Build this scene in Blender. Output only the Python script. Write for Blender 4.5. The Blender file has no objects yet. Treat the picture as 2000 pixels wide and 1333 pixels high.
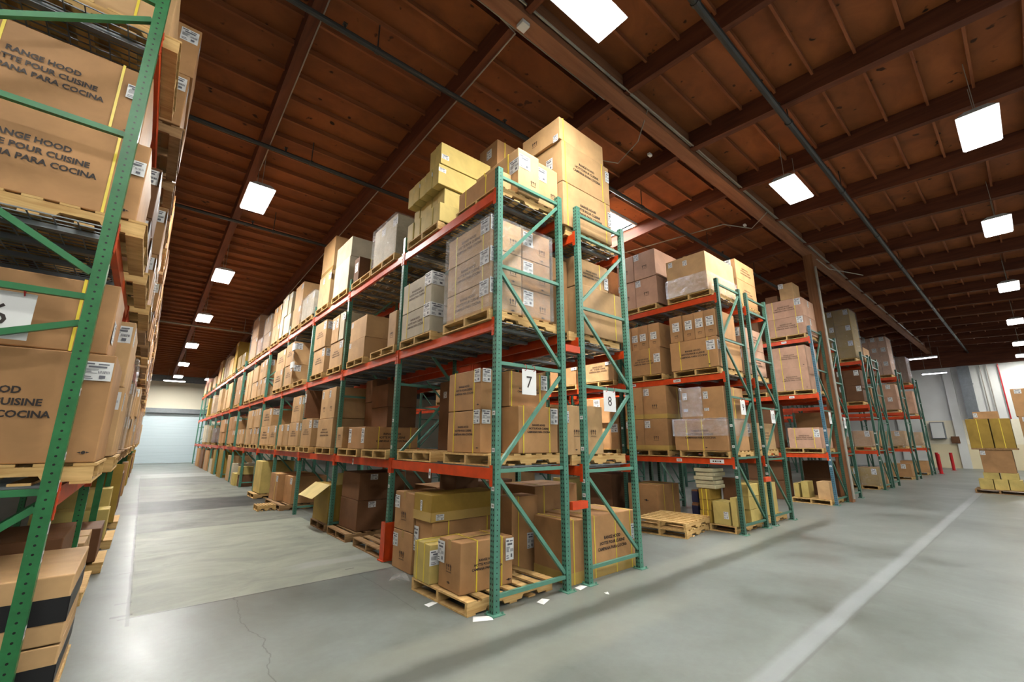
import bpy, bmesh, math, random
from mathutils import Vector, Matrix, Euler
random.seed(7)
R = math.radians
scene = bpy.context.scene
C = scene.collection

# ------------------------------------------------------------------ camera, sky, sun, exposure
cam_d = bpy.data.cameras.new('camera'); cam = bpy.data.objects.new('camera', cam_d); C.objects.link(cam)
cam.location = (-2.9614, -3.8042, 1.7016)
cam.rotation_euler = (1.7992, -0.0028, -0.6974)
cam_d.sensor_width = 36.0; cam_d.lens = 836.9 * 36.0 / 2000.0
cam_d.clip_start = 0.05; cam_d.clip_end = 300
scene.camera = cam
scene.view_settings.view_transform = 'Standard'
scene.view_settings.look = 'None'
scene.view_settings.gamma = 1.0
scene.view_settings.use_curve_mapping = False
scene.view_settings.exposure = 0.55
world = bpy.data.worlds.new('sky'); scene.world = world; world.use_nodes = True
world.node_tree.nodes['Background'].inputs[0].default_value = (0.85, 0.93, 1.0, 1)
world.node_tree.nodes['Background'].inputs[1].default_value = 30.0
sun_d = bpy.data.lights.new('sun', 'SUN'); sun_d.energy = 45.0; sun_d.angle = R(1.0); sun_d.color = (1, 0.95, 0.86)
sun = bpy.data.objects.new('sun', sun_d); C.objects.link(sun)
sun.rotation_euler = Vector((0.10, 0.02, -1.0)).to_track_quat('-Z', 'Y').to_euler()
LAMP_W = 120.0
scene.cycles.sample_clamp_indirect = 6.0
scene.cycles.max_bounces = 8
scene.cycles.diffuse_bounces = 1
scene.cycles.transparent_max_bounces = 12
scene.cycles.use_denoising = True

# ------------------------------------------------------------------ materials
def lin(c):
    return tuple(((v / 255.0) / 12.92 if v <= 10 else (((v / 255.0) + 0.055) / 1.055) ** 2.4) for v in c) + (1.0,)
class NT:
    def __init__(s, name):
        s.m = bpy.data.materials.new(name); s.m.use_nodes = True
        s.t = s.m.node_tree; s.n = s.t.nodes; s.l = s.t.links
        s.b = s.n['Principled BSDF']; s.out = s.n['Material Output']
    def new(s, ty, **kw):
        nd = s.n.new(ty)
        for k, v in kw.items():
            if k in ('ins',):
                for a, b in v.items(): nd.inputs[a].default_value = b
            else: setattr(nd, k, v)
        return nd
    def link(s, a, b): s.l.new(a, b)
    def math(s, op, a, b=None, c=None, clamp=False):
        nd = s.n.new('ShaderNodeMath'); nd.operation = op; nd.use_clamp = clamp
        for i, v in enumerate((a, b, c)):
            if v is None: continue
            if isinstance(v, (int, float)): nd.inputs[i].default_value = v
            else: s.l.new(v, nd.inputs[i])
        return nd.outputs[0]
    def mix(s, f, a, b, blend='MIX'):
        nd = s.n.new('ShaderNodeMix'); nd.data_type = 'RGBA'; nd.blend_type = blend
        for i, v in ((0, f), (6, a), (7, b)):
            if isinstance(v, (int, float)): nd.inputs[i].default_value = v
            elif isinstance(v, tuple): nd.inputs[i].default_value = v
            else: s.l.new(v, nd.inputs[i])
        return nd.outputs[2]
    def noise(s, vec, scale, detail=3, rough=0.5, dist=0.0):
        nd = s.n.new('ShaderNodeTexNoise'); nd.inputs['Scale'].default_value = scale
        nd.inputs['Detail'].default_value = detail; nd.inputs['Roughness'].default_value = rough
        nd.inputs['Distortion'].default_value = dist
        if vec is not None: s.l.new(vec, nd.inputs['Vector'])
        return nd.outputs[0]
    def ramp(s, f, a, b, lo=0.0, hi=1.0):
        nd = s.n.new('ShaderNodeMapRange'); nd.clamp = True
        s.l.new(f, nd.inputs[0]); nd.inputs[1].default_value = a; nd.inputs[2].default_value = b
        nd.inputs[3].default_value = lo; nd.inputs[4].default_value = hi
        return nd.outputs[0]
    def mapping(s, vec, sc):
        nd = s.n.new('ShaderNodeMapping'); nd.inputs['Scale'].default_value = sc; s.l.new(vec, nd.inputs[0]); return nd.outputs[0]
    def bump(s, h, st, dist=0.01):
        nd = s.n.new('ShaderNodeBump'); nd.inputs['Strength'].default_value = st; nd.inputs['Distance'].default_value = dist
        s.l.new(h, nd.inputs['Height']); s.l.new(nd.outputs[0], s.b.inputs['Normal'])
    def base(s, c): 
        if isinstance(c, tuple): s.b.inputs['Base Color'].default_value = c
        else: s.l.new(c, s.b.inputs['Base Color'])
    def rough(s, c):
        if isinstance(c, (int, float)): s.b.inputs['Roughness'].default_value = c
        else: s.l.new(c, s.b.inputs['Roughness'])

def plain(name, rgb, rough=0.6, metal=0.0, var=0.08, sc=6.0):
    t = NT(name); g = t.new('ShaderNodeNewGeometry').outputs['Position']
    n = t.noise(g, sc, 4)
    c = lin(rgb); d = tuple(v * (1 - var * 2.2) for v in c[:3]) + (1,)
    t.base(t.mix(t.ramp(n, 0.35, 0.7), d, c)); t.rough(rough); t.b.inputs['Metallic'].default_value = metal
    return t.m
def cardboard(name, rgb, dark=0.82, gloss=0.62):
    t = NT(name); tc = t.new('ShaderNodeTexCoord').outputs['Object']
    oi = t.new('ShaderNodeObjectInfo').outputs['Random']
    c = lin(rgb); d = tuple(v * dark * dark for v in c[:3]) + (1,)
    a = t.mix(t.ramp(t.noise(tc, 2.2, 5, 0.6, 0.4), 0.3, 0.75), d, c)
    # faint vertical flutes and per-carton shade
    w = t.new('ShaderNodeTexWave', wave_type='BANDS', bands_direction='DIAGONAL'); w.inputs['Scale'].default_value = 40
    t.link(tc, w.inputs['Vector'])
    k = t.math('ADD', t.math('MULTIPLY', oi, 0.26), 0.86)
    comb = t.new('ShaderNodeCombineColor'); 
    for i in range(3): t.link(k, comb.inputs[i])
    t.base(t.mix(1.0, a, comb.outputs[0], 'MULTIPLY')); t.rough(gloss)
    t.b.inputs['Specular IOR Level'].default_value = 0.25
    t.bump(t.noise(tc, 5, 3), 0.35, 0.012)
    return t.m
def wood(name, rgb, rgb2, sc=(3, 22, 22), rough=0.7, coord='Object', knots=False):
    t = NT(name); v = t.new('ShaderNodeTexCoord').outputs['Object'] if coord == 'Object' else t.new('ShaderNodeNewGeometry').outputs['Position']
    m = t.mapping(v, sc)
    n = t.noise(m, 1.0, 6, 0.6, 0.6)
    a = t.mix(t.ramp(n, 0.3, 0.7), lin(rgb2), lin(rgb))
    if knots:
        k = t.noise(v, 5.5, 2, 0.4)
        a = t.mix(t.ramp(k, 0.69, 0.74), a, lin((40, 20, 12)))
        b = t.noise(v, 0.6, 3, 0.5)
        a = t.mix(t.ramp(b, 0.35, 0.7, 0, 0.5), a, lin(rgb2))
    t.base(a); t.rough(rough); t.b.inputs['Specular IOR Level'].default_value = 0.25
    return t.m
def paint_holes(name, rgb, rough=0.38):
    t = NT(name); tc = t.new('ShaderNodeTexCoord').outputs['Object']
    sx = t.new('ShaderNodeSeparateXYZ'); t.link(tc, sx.inputs[0]); x, y, z = sx.outputs
    gn = t.new('ShaderNodeTexCoord').outputs['Normal']; sn = t.new('ShaderNodeSeparateXYZ'); t.link(gn, sn.inputs[0])
    facey = t.math('GREATER_THAN', t.math('ABSOLUTE', sn.outputs[1]), 0.5)
    zf = t.math('SUBTRACT', t.math('FRACT', t.math('MULTIPLY', z, 1 / 0.0508)), 0.5)
    zd = t.math('MULTIPLY', zf, 0.0508)
    def circ(u, r, el=1.0):
        return t.math('LESS_THAN', t.math('ADD', t.math('MULTIPLY', u, u), t.math('MULTIPLY', t.math('MULTIPLY', zd, zd), el)), r * r)
    h1 = t.math('MULTIPLY', circ(x, 0.0068), facey)
    h2 = t.math('MULTIPLY', circ(t.math('SUBTRACT', t.math('ABSOLUTE', y), 0.016), 0.0085, 0.5), t.math('SUBTRACT', 1.0, facey))
    hole = t.math('MAXIMUM', h1, h2)
    n = t.noise(tc, 9, 5, 0.65)
    c = lin(rgb); d = tuple(v * 0.72 for v in c[:3]) + (1,)
    a = t.mix(t.ramp(n, 0.35, 0.65), d, c)
    scr = t.noise(t.mapping(tc, (30, 30, 9)), 1.0, 4, 0.7)
    a = t.mix(t.ramp(scr, 0.70, 0.76, 0, 0.55), a, lin((150, 165, 155)))
    t.base(t.mix(hole, a, lin((12, 16, 14)))); t.rough(rough)
    return t.m
M = {}
M['brown'] = cardboard('brown_cardboard', (196, 148, 100))
M['tan'] = cardboard('tan_cardboard', (214, 172, 122))
M['yellow'] = cardboard('yellow_kraft_cardboard', (220, 194, 116))
M['pale'] = cardboard('pale_cardboard', (214, 202, 176))
M['pink'] = cardboard('pinkish_cardboard', (212, 166, 138))
M['olive'] = cardboard('olive_kraft_cardboard', (176, 142, 62))
M['dark'] = cardboard('dark_brown_cardboard', (122, 84, 56))  # dark kraft with the rack interiors' shade painted into its colour
M['white'] = plain('white_sheet', (226, 228, 226), 0.6)
M['pallet'] = wood('pallet_pine', (226, 190, 128), (186, 142, 84))
M['pallet_old'] = wood('worn_pallet_pine', (176, 140, 98), (128, 96, 62))
M['post'] = paint_holes('teal_green_rack_paint', (80, 136, 116))
M['post6'] = paint_holes('leaf_green_rack_paint', (44, 118, 66))
M['post9'] = paint_holes('shaded_green_rack_paint', (56, 100, 84))  # darker copy of the teal paint, shade of the side views painted in
M['brace9'] = plain('shaded_green_brace_paint', (66, 112, 94), 0.4)  # brace paint darkened likewise for the shaded look side-on
M['postb'] = paint_holes('blue_rack_paint', (78, 118, 134))
M['brace'] = plain('teal_green_brace_paint', (92, 146, 126), 0.4)
M['brace6'] = plain('leaf_green_brace_paint', (48, 122, 72), 0.4)
M['braceb'] = plain('blue_brace_paint', (90, 140, 156), 0.4)
M['beam'] = plain('orange_beam_paint', (222, 74, 22), 0.42, var=0.12)
M['galv'] = plain('galvanised_wire', (140, 146, 150), 0.35, 0.6)
M['label'] = plain('white_label_paper', (232, 232, 230), 0.5, var=0.02)
M['ink'] = plain('black_print', (44, 34, 30), 0.6, var=0.0)
M['inkg'] = plain('grey_print', (104, 104, 112), 0.6, var=0.0)
M['ink_soft'] = plain('faded_black_print', (84, 60, 42), 0.7, var=0.0)
M['strap'] = plain('yellow_strapping', (240, 214, 70), 0.35, var=0.03)
M['tape'] = plain('clear_brown_tape', (186, 150, 96), 0.25, var=0.03)
M['ytape'] = plain('yellow_tape', (192, 158, 86), 0.3, var=0.04)
M['red'] = plain('red_paint', (196, 22, 32), 0.35)
M['redtie'] = plain('red_cable_tie', (206, 44, 44), 0.4)
M['blackband'] = plain('black_band_print', (22, 20, 24), 0.5)
M['steel'] = plain('grey_steel', (120, 126, 130), 0.45, 0.3)
M['pipe'] = plain('dark_sprinkler_pipe', (52, 52, 50), 0.45, 0.2)
M['conduit'] = plain('pale_conduit', (164, 158, 146), 0.4, 0.2)
M['wall'] = plain('white_wall_paint', (226, 227, 223), 0.75, var=0.05, sc=0.7)
M['backwall'] = plain('cream_white_wall_paint', (226, 218, 196), 0.75, var=0.03, sc=0.5)
M['cream'] = plain('cream_wall_panel', (236, 222, 184), 0.7, var=0.03, sc=0.8)
M['foam'] = plain('beige_sheets', (196, 186, 150), 0.8, var=0.1)
M['navy'] = plain('navy_print', (22, 28, 60), 0.5)
M['lampbody'] = plain('lamp_housing', (190, 192, 194), 0.4, 0.2)
M['girder'] = wood('glulam_timber', (158, 108, 78), (122, 80, 56), (0.6, 9, 9), coord='g')
M['purlin'] = wood('purlin_timber', (112, 62, 40), (78, 42, 28), (9, 0.7, 9), coord='g')
M['joist'] = wood('joist_timber', (158, 96, 60), (120, 66, 40), (0.8, 9, 9), coord='g')
M['ply'] = wood('plywood_roof_deck', (158, 92, 50), (118, 66, 38), (1.2, 1.6, 1.6), coord='g', knots=True)
M['column'] = wood('column_timber', (150, 104, 70), (120, 78, 50), (14, 14, 0.8), coord='g')

t = NT('door_slats'); g = t.new('ShaderNodeNewGeometry').outputs['Position']; sx = t.new('ShaderNodeSeparateXYZ'); t.link(g, sx.inputs[0])
w = t.math('FRACT', t.math('MULTIPLY', sx.outputs[2], 1 / 0.085))
t.base(t.mix(t.ramp(w, 0.0, 0.25), lin((158, 176, 184)), lin((206, 222, 228)))); t.rough(0.4); t.bump(w, 0.5, 0.01); M['door'] = t.m

def emit(name, col, st):
    t = NT(name); e = t.new('ShaderNodeEmission'); e.inputs[0].default_value = col; e.inputs[1].default_value = st
    t.link(e.outputs[0], t.out.inputs[0]); return t.m
M['lens'] = emit('lamp_lens_lit', (1.0, 0.98, 0.94, 1), 22.0)
M['lensb'] = emit('lamp_lens_lit_violet', (0.88, 0.86, 1.0, 1), 14.0)

t = NT('stretch_film'); t.n.remove(t.b)
tr = t.new('ShaderNodeBsdfTransparent'); gl = t.new('ShaderNodeBsdfGlossy'); gl.inputs['Roughness'].default_value = 0.16
df = t.new('ShaderNodeBsdfDiffuse'); df.inputs[0].default_value = (0.75, 0.76, 0.78, 1)
tc = t.new('ShaderNodeTexCoord').outputs['Object']
nz = t.noise(t.mapping(tc, (3, 3, 7)), 1.6, 6, 0.65, 1.6)
bp = t.new('ShaderNodeBump'); bp.inputs['Strength'].default_value = 0.9; bp.inputs['Distance'].default_value = 0.08
t.link(nz, bp.inputs['Height']); t.link(bp.outputs[0], gl.inputs['Normal'])
m1 = t.new('ShaderNodeMixShader'); m2 = t.new('ShaderNodeMixShader')
m1.inputs[0].default_value = 0.55; t.link(df.outputs[0], m1.inputs[1]); t.link(gl.outputs[0], m1.inputs[2])
t.link(t.ramp(nz, 0.3, 0.8, 0.10, 0.42), m2.inputs[0]); t.link(tr.outputs[0], m2.inputs[1]); t.link(m1.outputs[0], m2.inputs[2])
t.link(m2.outputs[0], t.out.inputs[0]); M['film'] = t.m

t = NT('skylight_acrylic'); t.n.remove(t.b)
tr = t.new('ShaderNodeBsdfTransparent'); gl = t.new('ShaderNodeBsdfGlossy'); gl.inputs['Roughness'].default_value = 0.05
mx = t.new('ShaderNodeMixShader'); mx.inputs[0].default_value = 0.06
t.link(tr.outputs[0], mx.inputs[1]); t.link(gl.outputs[0], mx.inputs[2]); t.link(mx.outputs[0], t.out.inputs[0]); M['acrylic'] = t.m

# ---- concrete floor with its slabs, joints, stains and wear
t = NT('sealed_concrete_floor'); g = t.new('ShaderNodeNewGeometry').outputs['Position']
sx = t.new('ShaderNodeSeparateXYZ'); t.link(g, sx.inputs[0]); X, Y = sx.outputs[0], sx.outputs[1]
wob = t.noise(g, 1.3, 5, 0.6)
def shift(v, amt): return t.math('ADD', v, t.math('MULTIPLY', t.math('SUBTRACT', wob, 0.5), amt))
def band(v, a, b, soft):
    up = t.ramp(v, a - soft, a + soft); dn = t.ramp(v, b - soft, b + soft, 1.0, 0.0)
    return t.math('MULTIPLY', up, dn)
def boxm(x0, x1, y0, y1, sx_, sy_, wv=0.0):
    return t.math('MULTIPLY', band(shift(X, wv), x0, x1, sx_), band(shift(Y, wv), y0, y1, sy_))
big = t.noise(g, 0.35, 5, 0.6, 0.5); mid = t.noise(g, 1.7, 6, 0.65, 0.3); fine = t.noise(g, 14, 4, 0.6)
col = t.mix(t.ramp(big, 0.35, 0.65), lin((80, 84, 77)), lin((128, 133, 128)))
col = t.mix(t.ramp(mid, 0.38, 0.68, 0, 0.55), col, lin((140, 146, 142)))
col = t.mix(t.ramp(fine, 0.4, 0.8, 0, 0.25), col, lin((104, 106, 99)))
streak = t.noise(t.mapping(g, (0.9, 1.6, 1)), 1.1, 7, 0.65, 0.8)
slab = t.mix(t.ramp(streak, 0.3, 0.7), lin((130, 134, 123)), lin((166, 168, 152)))
col = t.mix(boxm(-2.82, 0.02, 2.2, 7.2, 0.01, 0.01), col, slab)
slab2 = t.mix(t.ramp(streak, 0.35, 0.65), lin((100, 103, 97)), lin((134, 136, 126)))
col = t.mix(boxm(-2.82, 0.3, 7.2, 22.2, 0.01, 0.05), col, slab2)
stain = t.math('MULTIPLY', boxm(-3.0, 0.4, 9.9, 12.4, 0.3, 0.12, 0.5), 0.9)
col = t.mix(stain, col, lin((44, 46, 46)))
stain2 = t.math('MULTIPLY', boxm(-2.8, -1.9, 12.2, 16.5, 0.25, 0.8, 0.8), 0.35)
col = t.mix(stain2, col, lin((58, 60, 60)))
col = t.mix(t.math('MULTIPLY', boxm(-2.8, 0.3, 17.5, 22.0, 0.02, 0.05), 0.45), col, lin((82, 84, 86)))
col = t.mix(t.math('MULTIPLY', boxm(-3, 0.6, 22.2, 25.0, 0.05, 0.3), 0.6), col, lin((160, 163, 160)))
col = t.mix(t.math('MULTIPLY', boxm(-1.1, 0.1, 2.9, 3.15, 0.15, 0.04, 0.3), 0.5), col, lin((176, 179, 177)))
# worn traffic stripes running past the rack ends
col = t.mix(t.math('MULTIPLY', boxm(-2.4, 9, -0.66, -0.42, 0.6, 0.06, 0.25), 0.75), col, lin((86, 88, 80)))
col = t.mix(t.math('MULTIPLY', boxm(-1.6, 9, -0.40, -0.05, 0.5, 0.08, 0.2), 0.35), col, lin((160, 160, 146)))
col = t.mix(t.math('MULTIPLY', boxm(-3.0, 2, -1.15, -0.75, 0.5, 0.09, 0.3), 0.35), col, lin((158, 158, 144)))
col = t.mix(t.math('MULTIPLY', boxm(0, 40, -2.31, -2.15, 0.5, 0.03, 0.08), 0.42), col, lin((172, 176, 178)))
col = t.mix(t.math('MULTIPLY', boxm(-1, 40, -2.335, -2.31, 0.4, 0.006, 0.02), 0.6), col, lin((98, 100, 96)))
def crack(x0, x1, y0, y1, wv, d=0.85):
    global col
    col = t.mix(t.math('MULTIPLY', boxm(x0, x1, y0, y1, 0.004, 0.004, wv), d), col, lin((54, 54, 52)))
crack(-2.84, -2.81, 1.95, 22.2, 0.03); crack(-2.9, 0.1, 2.175, 2.2, 0.015, 0.75)
crack(-9, -2.83, 9.9, 9.915, 0.01, 0.4); crack(-1.95, -1.94, -0.6, 2.2, 0.35, 0.5); crack(-0.55, -0.54, 0.6, 2.2, 0.18, 0.45)
crack(-2.96, -2.79, 2.27, 2.32, 0.02, 0.7); crack(-2.94, -2.80, 2.72, 2.755, 0.02, 0.6); crack(-0.62, -0.5, 2.47, 2.5, 0.02, 0.6)
crack(-2.95, -2.82, 4.1, 4.14, 0.0, 0.5); crack(-2.93, -2.82, 5.2, 5.24, 0.0, 0.5)
tire = t.noise(t.mapping(g, (1, 0.25, 1)), 3.0, 3)
t.base(col)
rg = t.math('ADD', t.ramp(mid, 0.3, 0.75, 0.30, 0.42), t.math('MULTIPLY', boxm(-2.82, 0.3, 2.2, 24, 0.01, 0.01), 0.12))
t.rough(rg); t.link(t.math('SUBTRACT', 0.42, t.math('MULTIPLY', boxm(-2.82, 0.3, 2.2, 22.2, 0.05, 0.1), 0.26)), t.b.inputs['Specular IOR Level'])
t.bump(t.math('ADD', mid, t.math('MULTIPLY', fine, 0.25)), 0.10, 0.01)
M['floor'] = t.m

# ------------------------------------------------------------------ mesh helpers
class MB:
    def __init__(s): s.v = []; s.f = []; s.mi = []; s.cur = 0
    def box(s, x0, x1, y0, y1, z0, z1):
        k = len(s.v)
        s.v += [(x0, y0, z0), (x1, y0, z0), (x1, y1, z0), (x0, y1, z0), (x0, y0, z1), (x1, y0, z1), (x1, y1, z1), (x0, y1, z1)]
        for f in ((3, 2, 1, 0), (4, 5, 6, 7), (0, 1, 5, 4), (1, 2, 6, 5), (2, 3, 7, 6), (3, 0, 4, 7)):
            s.f.append(tuple(k + i for i in f)); s.mi.append(s.cur)
        return s
    def hexa(s, pts):      # eight corners, bottom four then top four
        k = len(s.v); s.v += [tuple(p) for p in pts]
        for f in ((3, 2, 1, 0), (4, 5, 6, 7), (0, 1, 5, 4), (1, 2, 6, 5), (2, 3, 7, 6), (3, 0, 4, 7)):
            s.f.append(tuple(k + i for i in f)); s.mi.append(s.cur)
        return s
    def quad(s, a, b, c, d):
        k = len(s.v); s.v += [a, b, c, d]; s.f.append((k, k + 1, k + 2, k + 3)); s.mi.append(s.cur); return s
    def poly(s, pts):
        k = len(s.v); s.v += list(pts); s.f.append(tuple(range(k, k + len(pts)))); s.mi.append(s.cur); return s
    def bar(s, p, q, w, h, up=(0, 0, 1)):
        p = Vector(p); q = Vector(q); d = (q - p).normalized(); u = Vector(up)
        a = d.cross(u)
        if a.length < 1e-4: a = d.cross(Vector((1, 0, 0)))
        a.normalize(); b = a.cross(d).normalized(); a *= w / 2; b *= h / 2
        k = len(s.v)
        for c in (p, q):
            for sa, sb in ((-1, -1), (1, -1), (1, 1), (-1, 1)): s.v.append(tuple(c + a * sa + b * sb))
        for f in ((3, 2, 1, 0), (4, 5, 6, 7), (0, 1, 5, 4), (1, 2, 6, 5), (2, 3, 7, 6), (3, 0, 4, 7)):
            s.f.append(tuple(k + i for i in f)); s.mi.append(s.cur)
        return s
    def tube(s, pts, r, n=8, cap=True):
        pts = [Vector(p) for p in pts]; k = len(s.v)
        for i, p in enumerate(pts):
            d = (pts[min(i + 1, len(pts) - 1)] - pts[max(i - 1, 0)]).normalized()
            a = d.cross(Vector((0, 0, 1)))
            if a.length < 1e-3: a = d.cross(Vector((1, 0, 0)))
            a.normalize(); b = a.cross(d)
            for j in range(n):
                th = 2 * math.pi * j / n
                s.v.append(tuple(p + a * r * math.cos(th) + b * r * math.sin(th)))
        for i in range(len(pts) - 1):
            for j in range(n):
                s.f.append((k + i * n + j, k + i * n + (j + 1) % n, k + (i + 1) * n + (j + 1) % n, k + (i + 1) * n + j)); s.mi.append(s.cur)
        if cap:
            s.f.append(tuple(k + j for j in range(n))); s.mi.append(s.cur)
            e = k + (len(pts) - 1) * n; s.f.append(tuple(e + j for j in reversed(range(n)))); s.mi.append(s.cur)
        return s
    def mesh(s, name, mats):
        me = bpy.data.meshes.new(name); me.from_pydata(s.v, [], s.f)
        for m in (mats if isinstance(mats, (list, tuple)) else [mats]): me.materials.append(m)
        me.polygons.foreach_set('material_index', s.mi)
        bm = bmesh.new(); bm.from_mesh(me); bmesh.ops.recalc_face_normals(bm, faces=bm.faces); bm.to_mesh(me); bm.free()
        me.update(); return me
def put(name, me, loc=(0, 0, 0), parent=None, rz=0.0, sc=None):
    o = bpy.data.objects.new(name, me); C.objects.link(o); o.location = loc
    if rz: o.rotation_euler = (0, 0, rz)
    if sc: o.scale = sc
    if parent: o.parent = parent
    return o
def empty(name, loc=(0, 0, 0), parent=None):
    o = bpy.data.objects.new(name, None); C.objects.link(o); o.location = loc; o.empty_display_size = 0.1
    if parent: o.parent = parent
    return o
LABELS = {}
def tag(o, label, cat, group=None, kind=None):
    for d_, w_ in (('11', 'eleven'), ('12', 'twelve'), ('10', 'ten'), ('6', 'six'), ('7', 'seven'), ('8', 'eight'), ('9', 'nine')): label = label.replace(d_, w_)
    o['label'] = label; o['category'] = cat
    if group: o['group'] = group
    if kind: o['kind'] = kind
    LABELS.setdefault(label, []).append(o.name)
    return o
def struct(o): o['kind'] = 'structure'; return o

def round_box(w, d, h, r=0.008, jit=0.0, cuts=0):
    bm = bmesh.new(); bmesh.ops.create_cube(bm, size=1.0)
    for v in bm.verts: v.co = Vector((v.co.x * w, v.co.y * d, (v.co.z + 0.5) * h))
    if cuts: bmesh.ops.subdivide_edges(bm, edges=bm.edges[:], cuts=cuts, use_grid_fill=True)
    if jit:
        for v in bm.verts:
            if v.co.z > 0.01:
                v.co += Vector((random.uniform(-jit, jit) * 0.5, random.uniform(-jit, jit) * 0.5, random.uniform(-jit, 0) if v.co.z > h * 0.9 else 0))
    if r:
        es = [e for e in bm.edges if len(e.link_faces) == 2 and e.calc_face_angle(0) > 1.0]
        bmesh.ops.bevel(bm, geom=es, offset=r, segments=2, profile=0.5, affect='EDGES')
    me = bpy.data.meshes.new('carton_shape'); bm.to_mesh(me); bm.free()
    return me

# ---- printed text and stickers, made once and shared
_txt = {}
def text_mesh(lines, mat, bold=0.012):
    key = (lines, mat.name)
    if key in _txt: return _txt[key]
    cu = bpy.data.curves.new('lettering', 'FONT'); cu.body = lines; cu.align_x = 'CENTER'; cu.align_y = 'CENTER'
    cu.size = 1.0; cu.offset = bold; cu.space_line = 1.25; cu.resolution_u = 2
    o = bpy.data.objects.new('lettering', cu); C.objects.link(o)
    bpy.context.view_layer.update()
    dg = bpy.context.evaluated_depsgraph_get()
    me = bpy.data.meshes.new_from_object(o.evaluated_get(dg))
    bpy.data.objects.remove(o)
    me.transform(Matrix.Rotation(R(90), 4, 'X'))
    xs = [v.co.x for v in me.vertices]; zs = [v.co.z for v in me.vertices]
    cx, cz = (min(xs) + max(xs)) / 2, (min(zs) + max(zs)) / 2
    me.transform(Matrix.Translation((-cx, 0, -cz)))
    me.materials.clear(); me.materials.append(mat); me.name = 'lettering'
    _txt[key] = (me, max(xs) - min(xs), max(zs) - min(zs)); return _txt[key]
def sticker_mesh(seed):
    rr = random.Random(seed); b = MB()
    b.quad((-.5, 0, -.5), (.5, 0, -.5), (.5, 0, .5), (-.5, 0, .5)); b.cur = 1; y = -0.004
    def r(x0, x1, z0, z1): b.quad((x0, y, z0), (x1, y, z0), (x1, y, z1), (x0, y, z1))
    r(-.44, -.12, .34, .42); r(.0, .36, .34, .40); r(-.3, .3, .18, .27)
    for i in range(5): r(-.42, rr.uniform(-.2, .05), .08 - i * .05, .10 - i * .05)
    x = .04
    while x < .42: w = rr.uniform(.008, .03); r(x, x + w, -.12, .02); x += w + rr.uniform(.012, .03)
    r(.10, .30, -.38, -.22); r(-.42, -.1, -.42, -.38); r(-.42, -.16, -.32, -.28)
    return b.mesh('shipping_label', [M['label'], M['inkg']])
STICK = [sticker_mesh(i) for i in range(3)]
def icons_mesh():
    b = MB(); y = 0
    def q(pts): b.poly([(p[0], y, p[1]) for p in pts])
    # two up-arrows over a glass, with its rule
    for x in (-.3, .3):
        q([(x - .05, -.1), (x + .05, -.1), (x + .05, .2), (x - .05, .2)]); q([(x - .14, .2), (x + .14, .2), (x, .42)])
    q([(-.42, -.2), (.42, -.2), (.42, -.25), (-.42, -.25)])
    q([(-.14, .36), (.14, .36), (.09, .16), (-.09, .16)]); q([(-.02, .16), (.02, .16), (.02, .0), (-.02, .0)]); q([(-.09, .0), (.09, .0), (.09, -.04), (-.09, -.04)])
    return b.mesh('handling_symbols', [M['ink_soft']])
ICON = icons_mesh()
def eye_mesh():
    b = MB(); n = 16
    b.poly([(0.22 * math.cos(2 * math.pi * i / n), 0, 0.22 * math.sin(2 * math.pi * i / n)) for i in range(n)])
    for s in (-1, 1): b.poly([(s * .26, 0, .12), (s * .62, 0, 0.0), (s * .26, 0, -.12)])
    return b.mesh('printed_mark', [M['ink']])
EYE = eye_mesh()
HOOD = 'RANGE HOOD\nHOTTE POUR CUISINE\nCAMPANA PARA COCINA'

def pkey(x, y, z): return '%d_%d_%d' % (round(x * 2), round(y * 10), round(z * 10))
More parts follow.
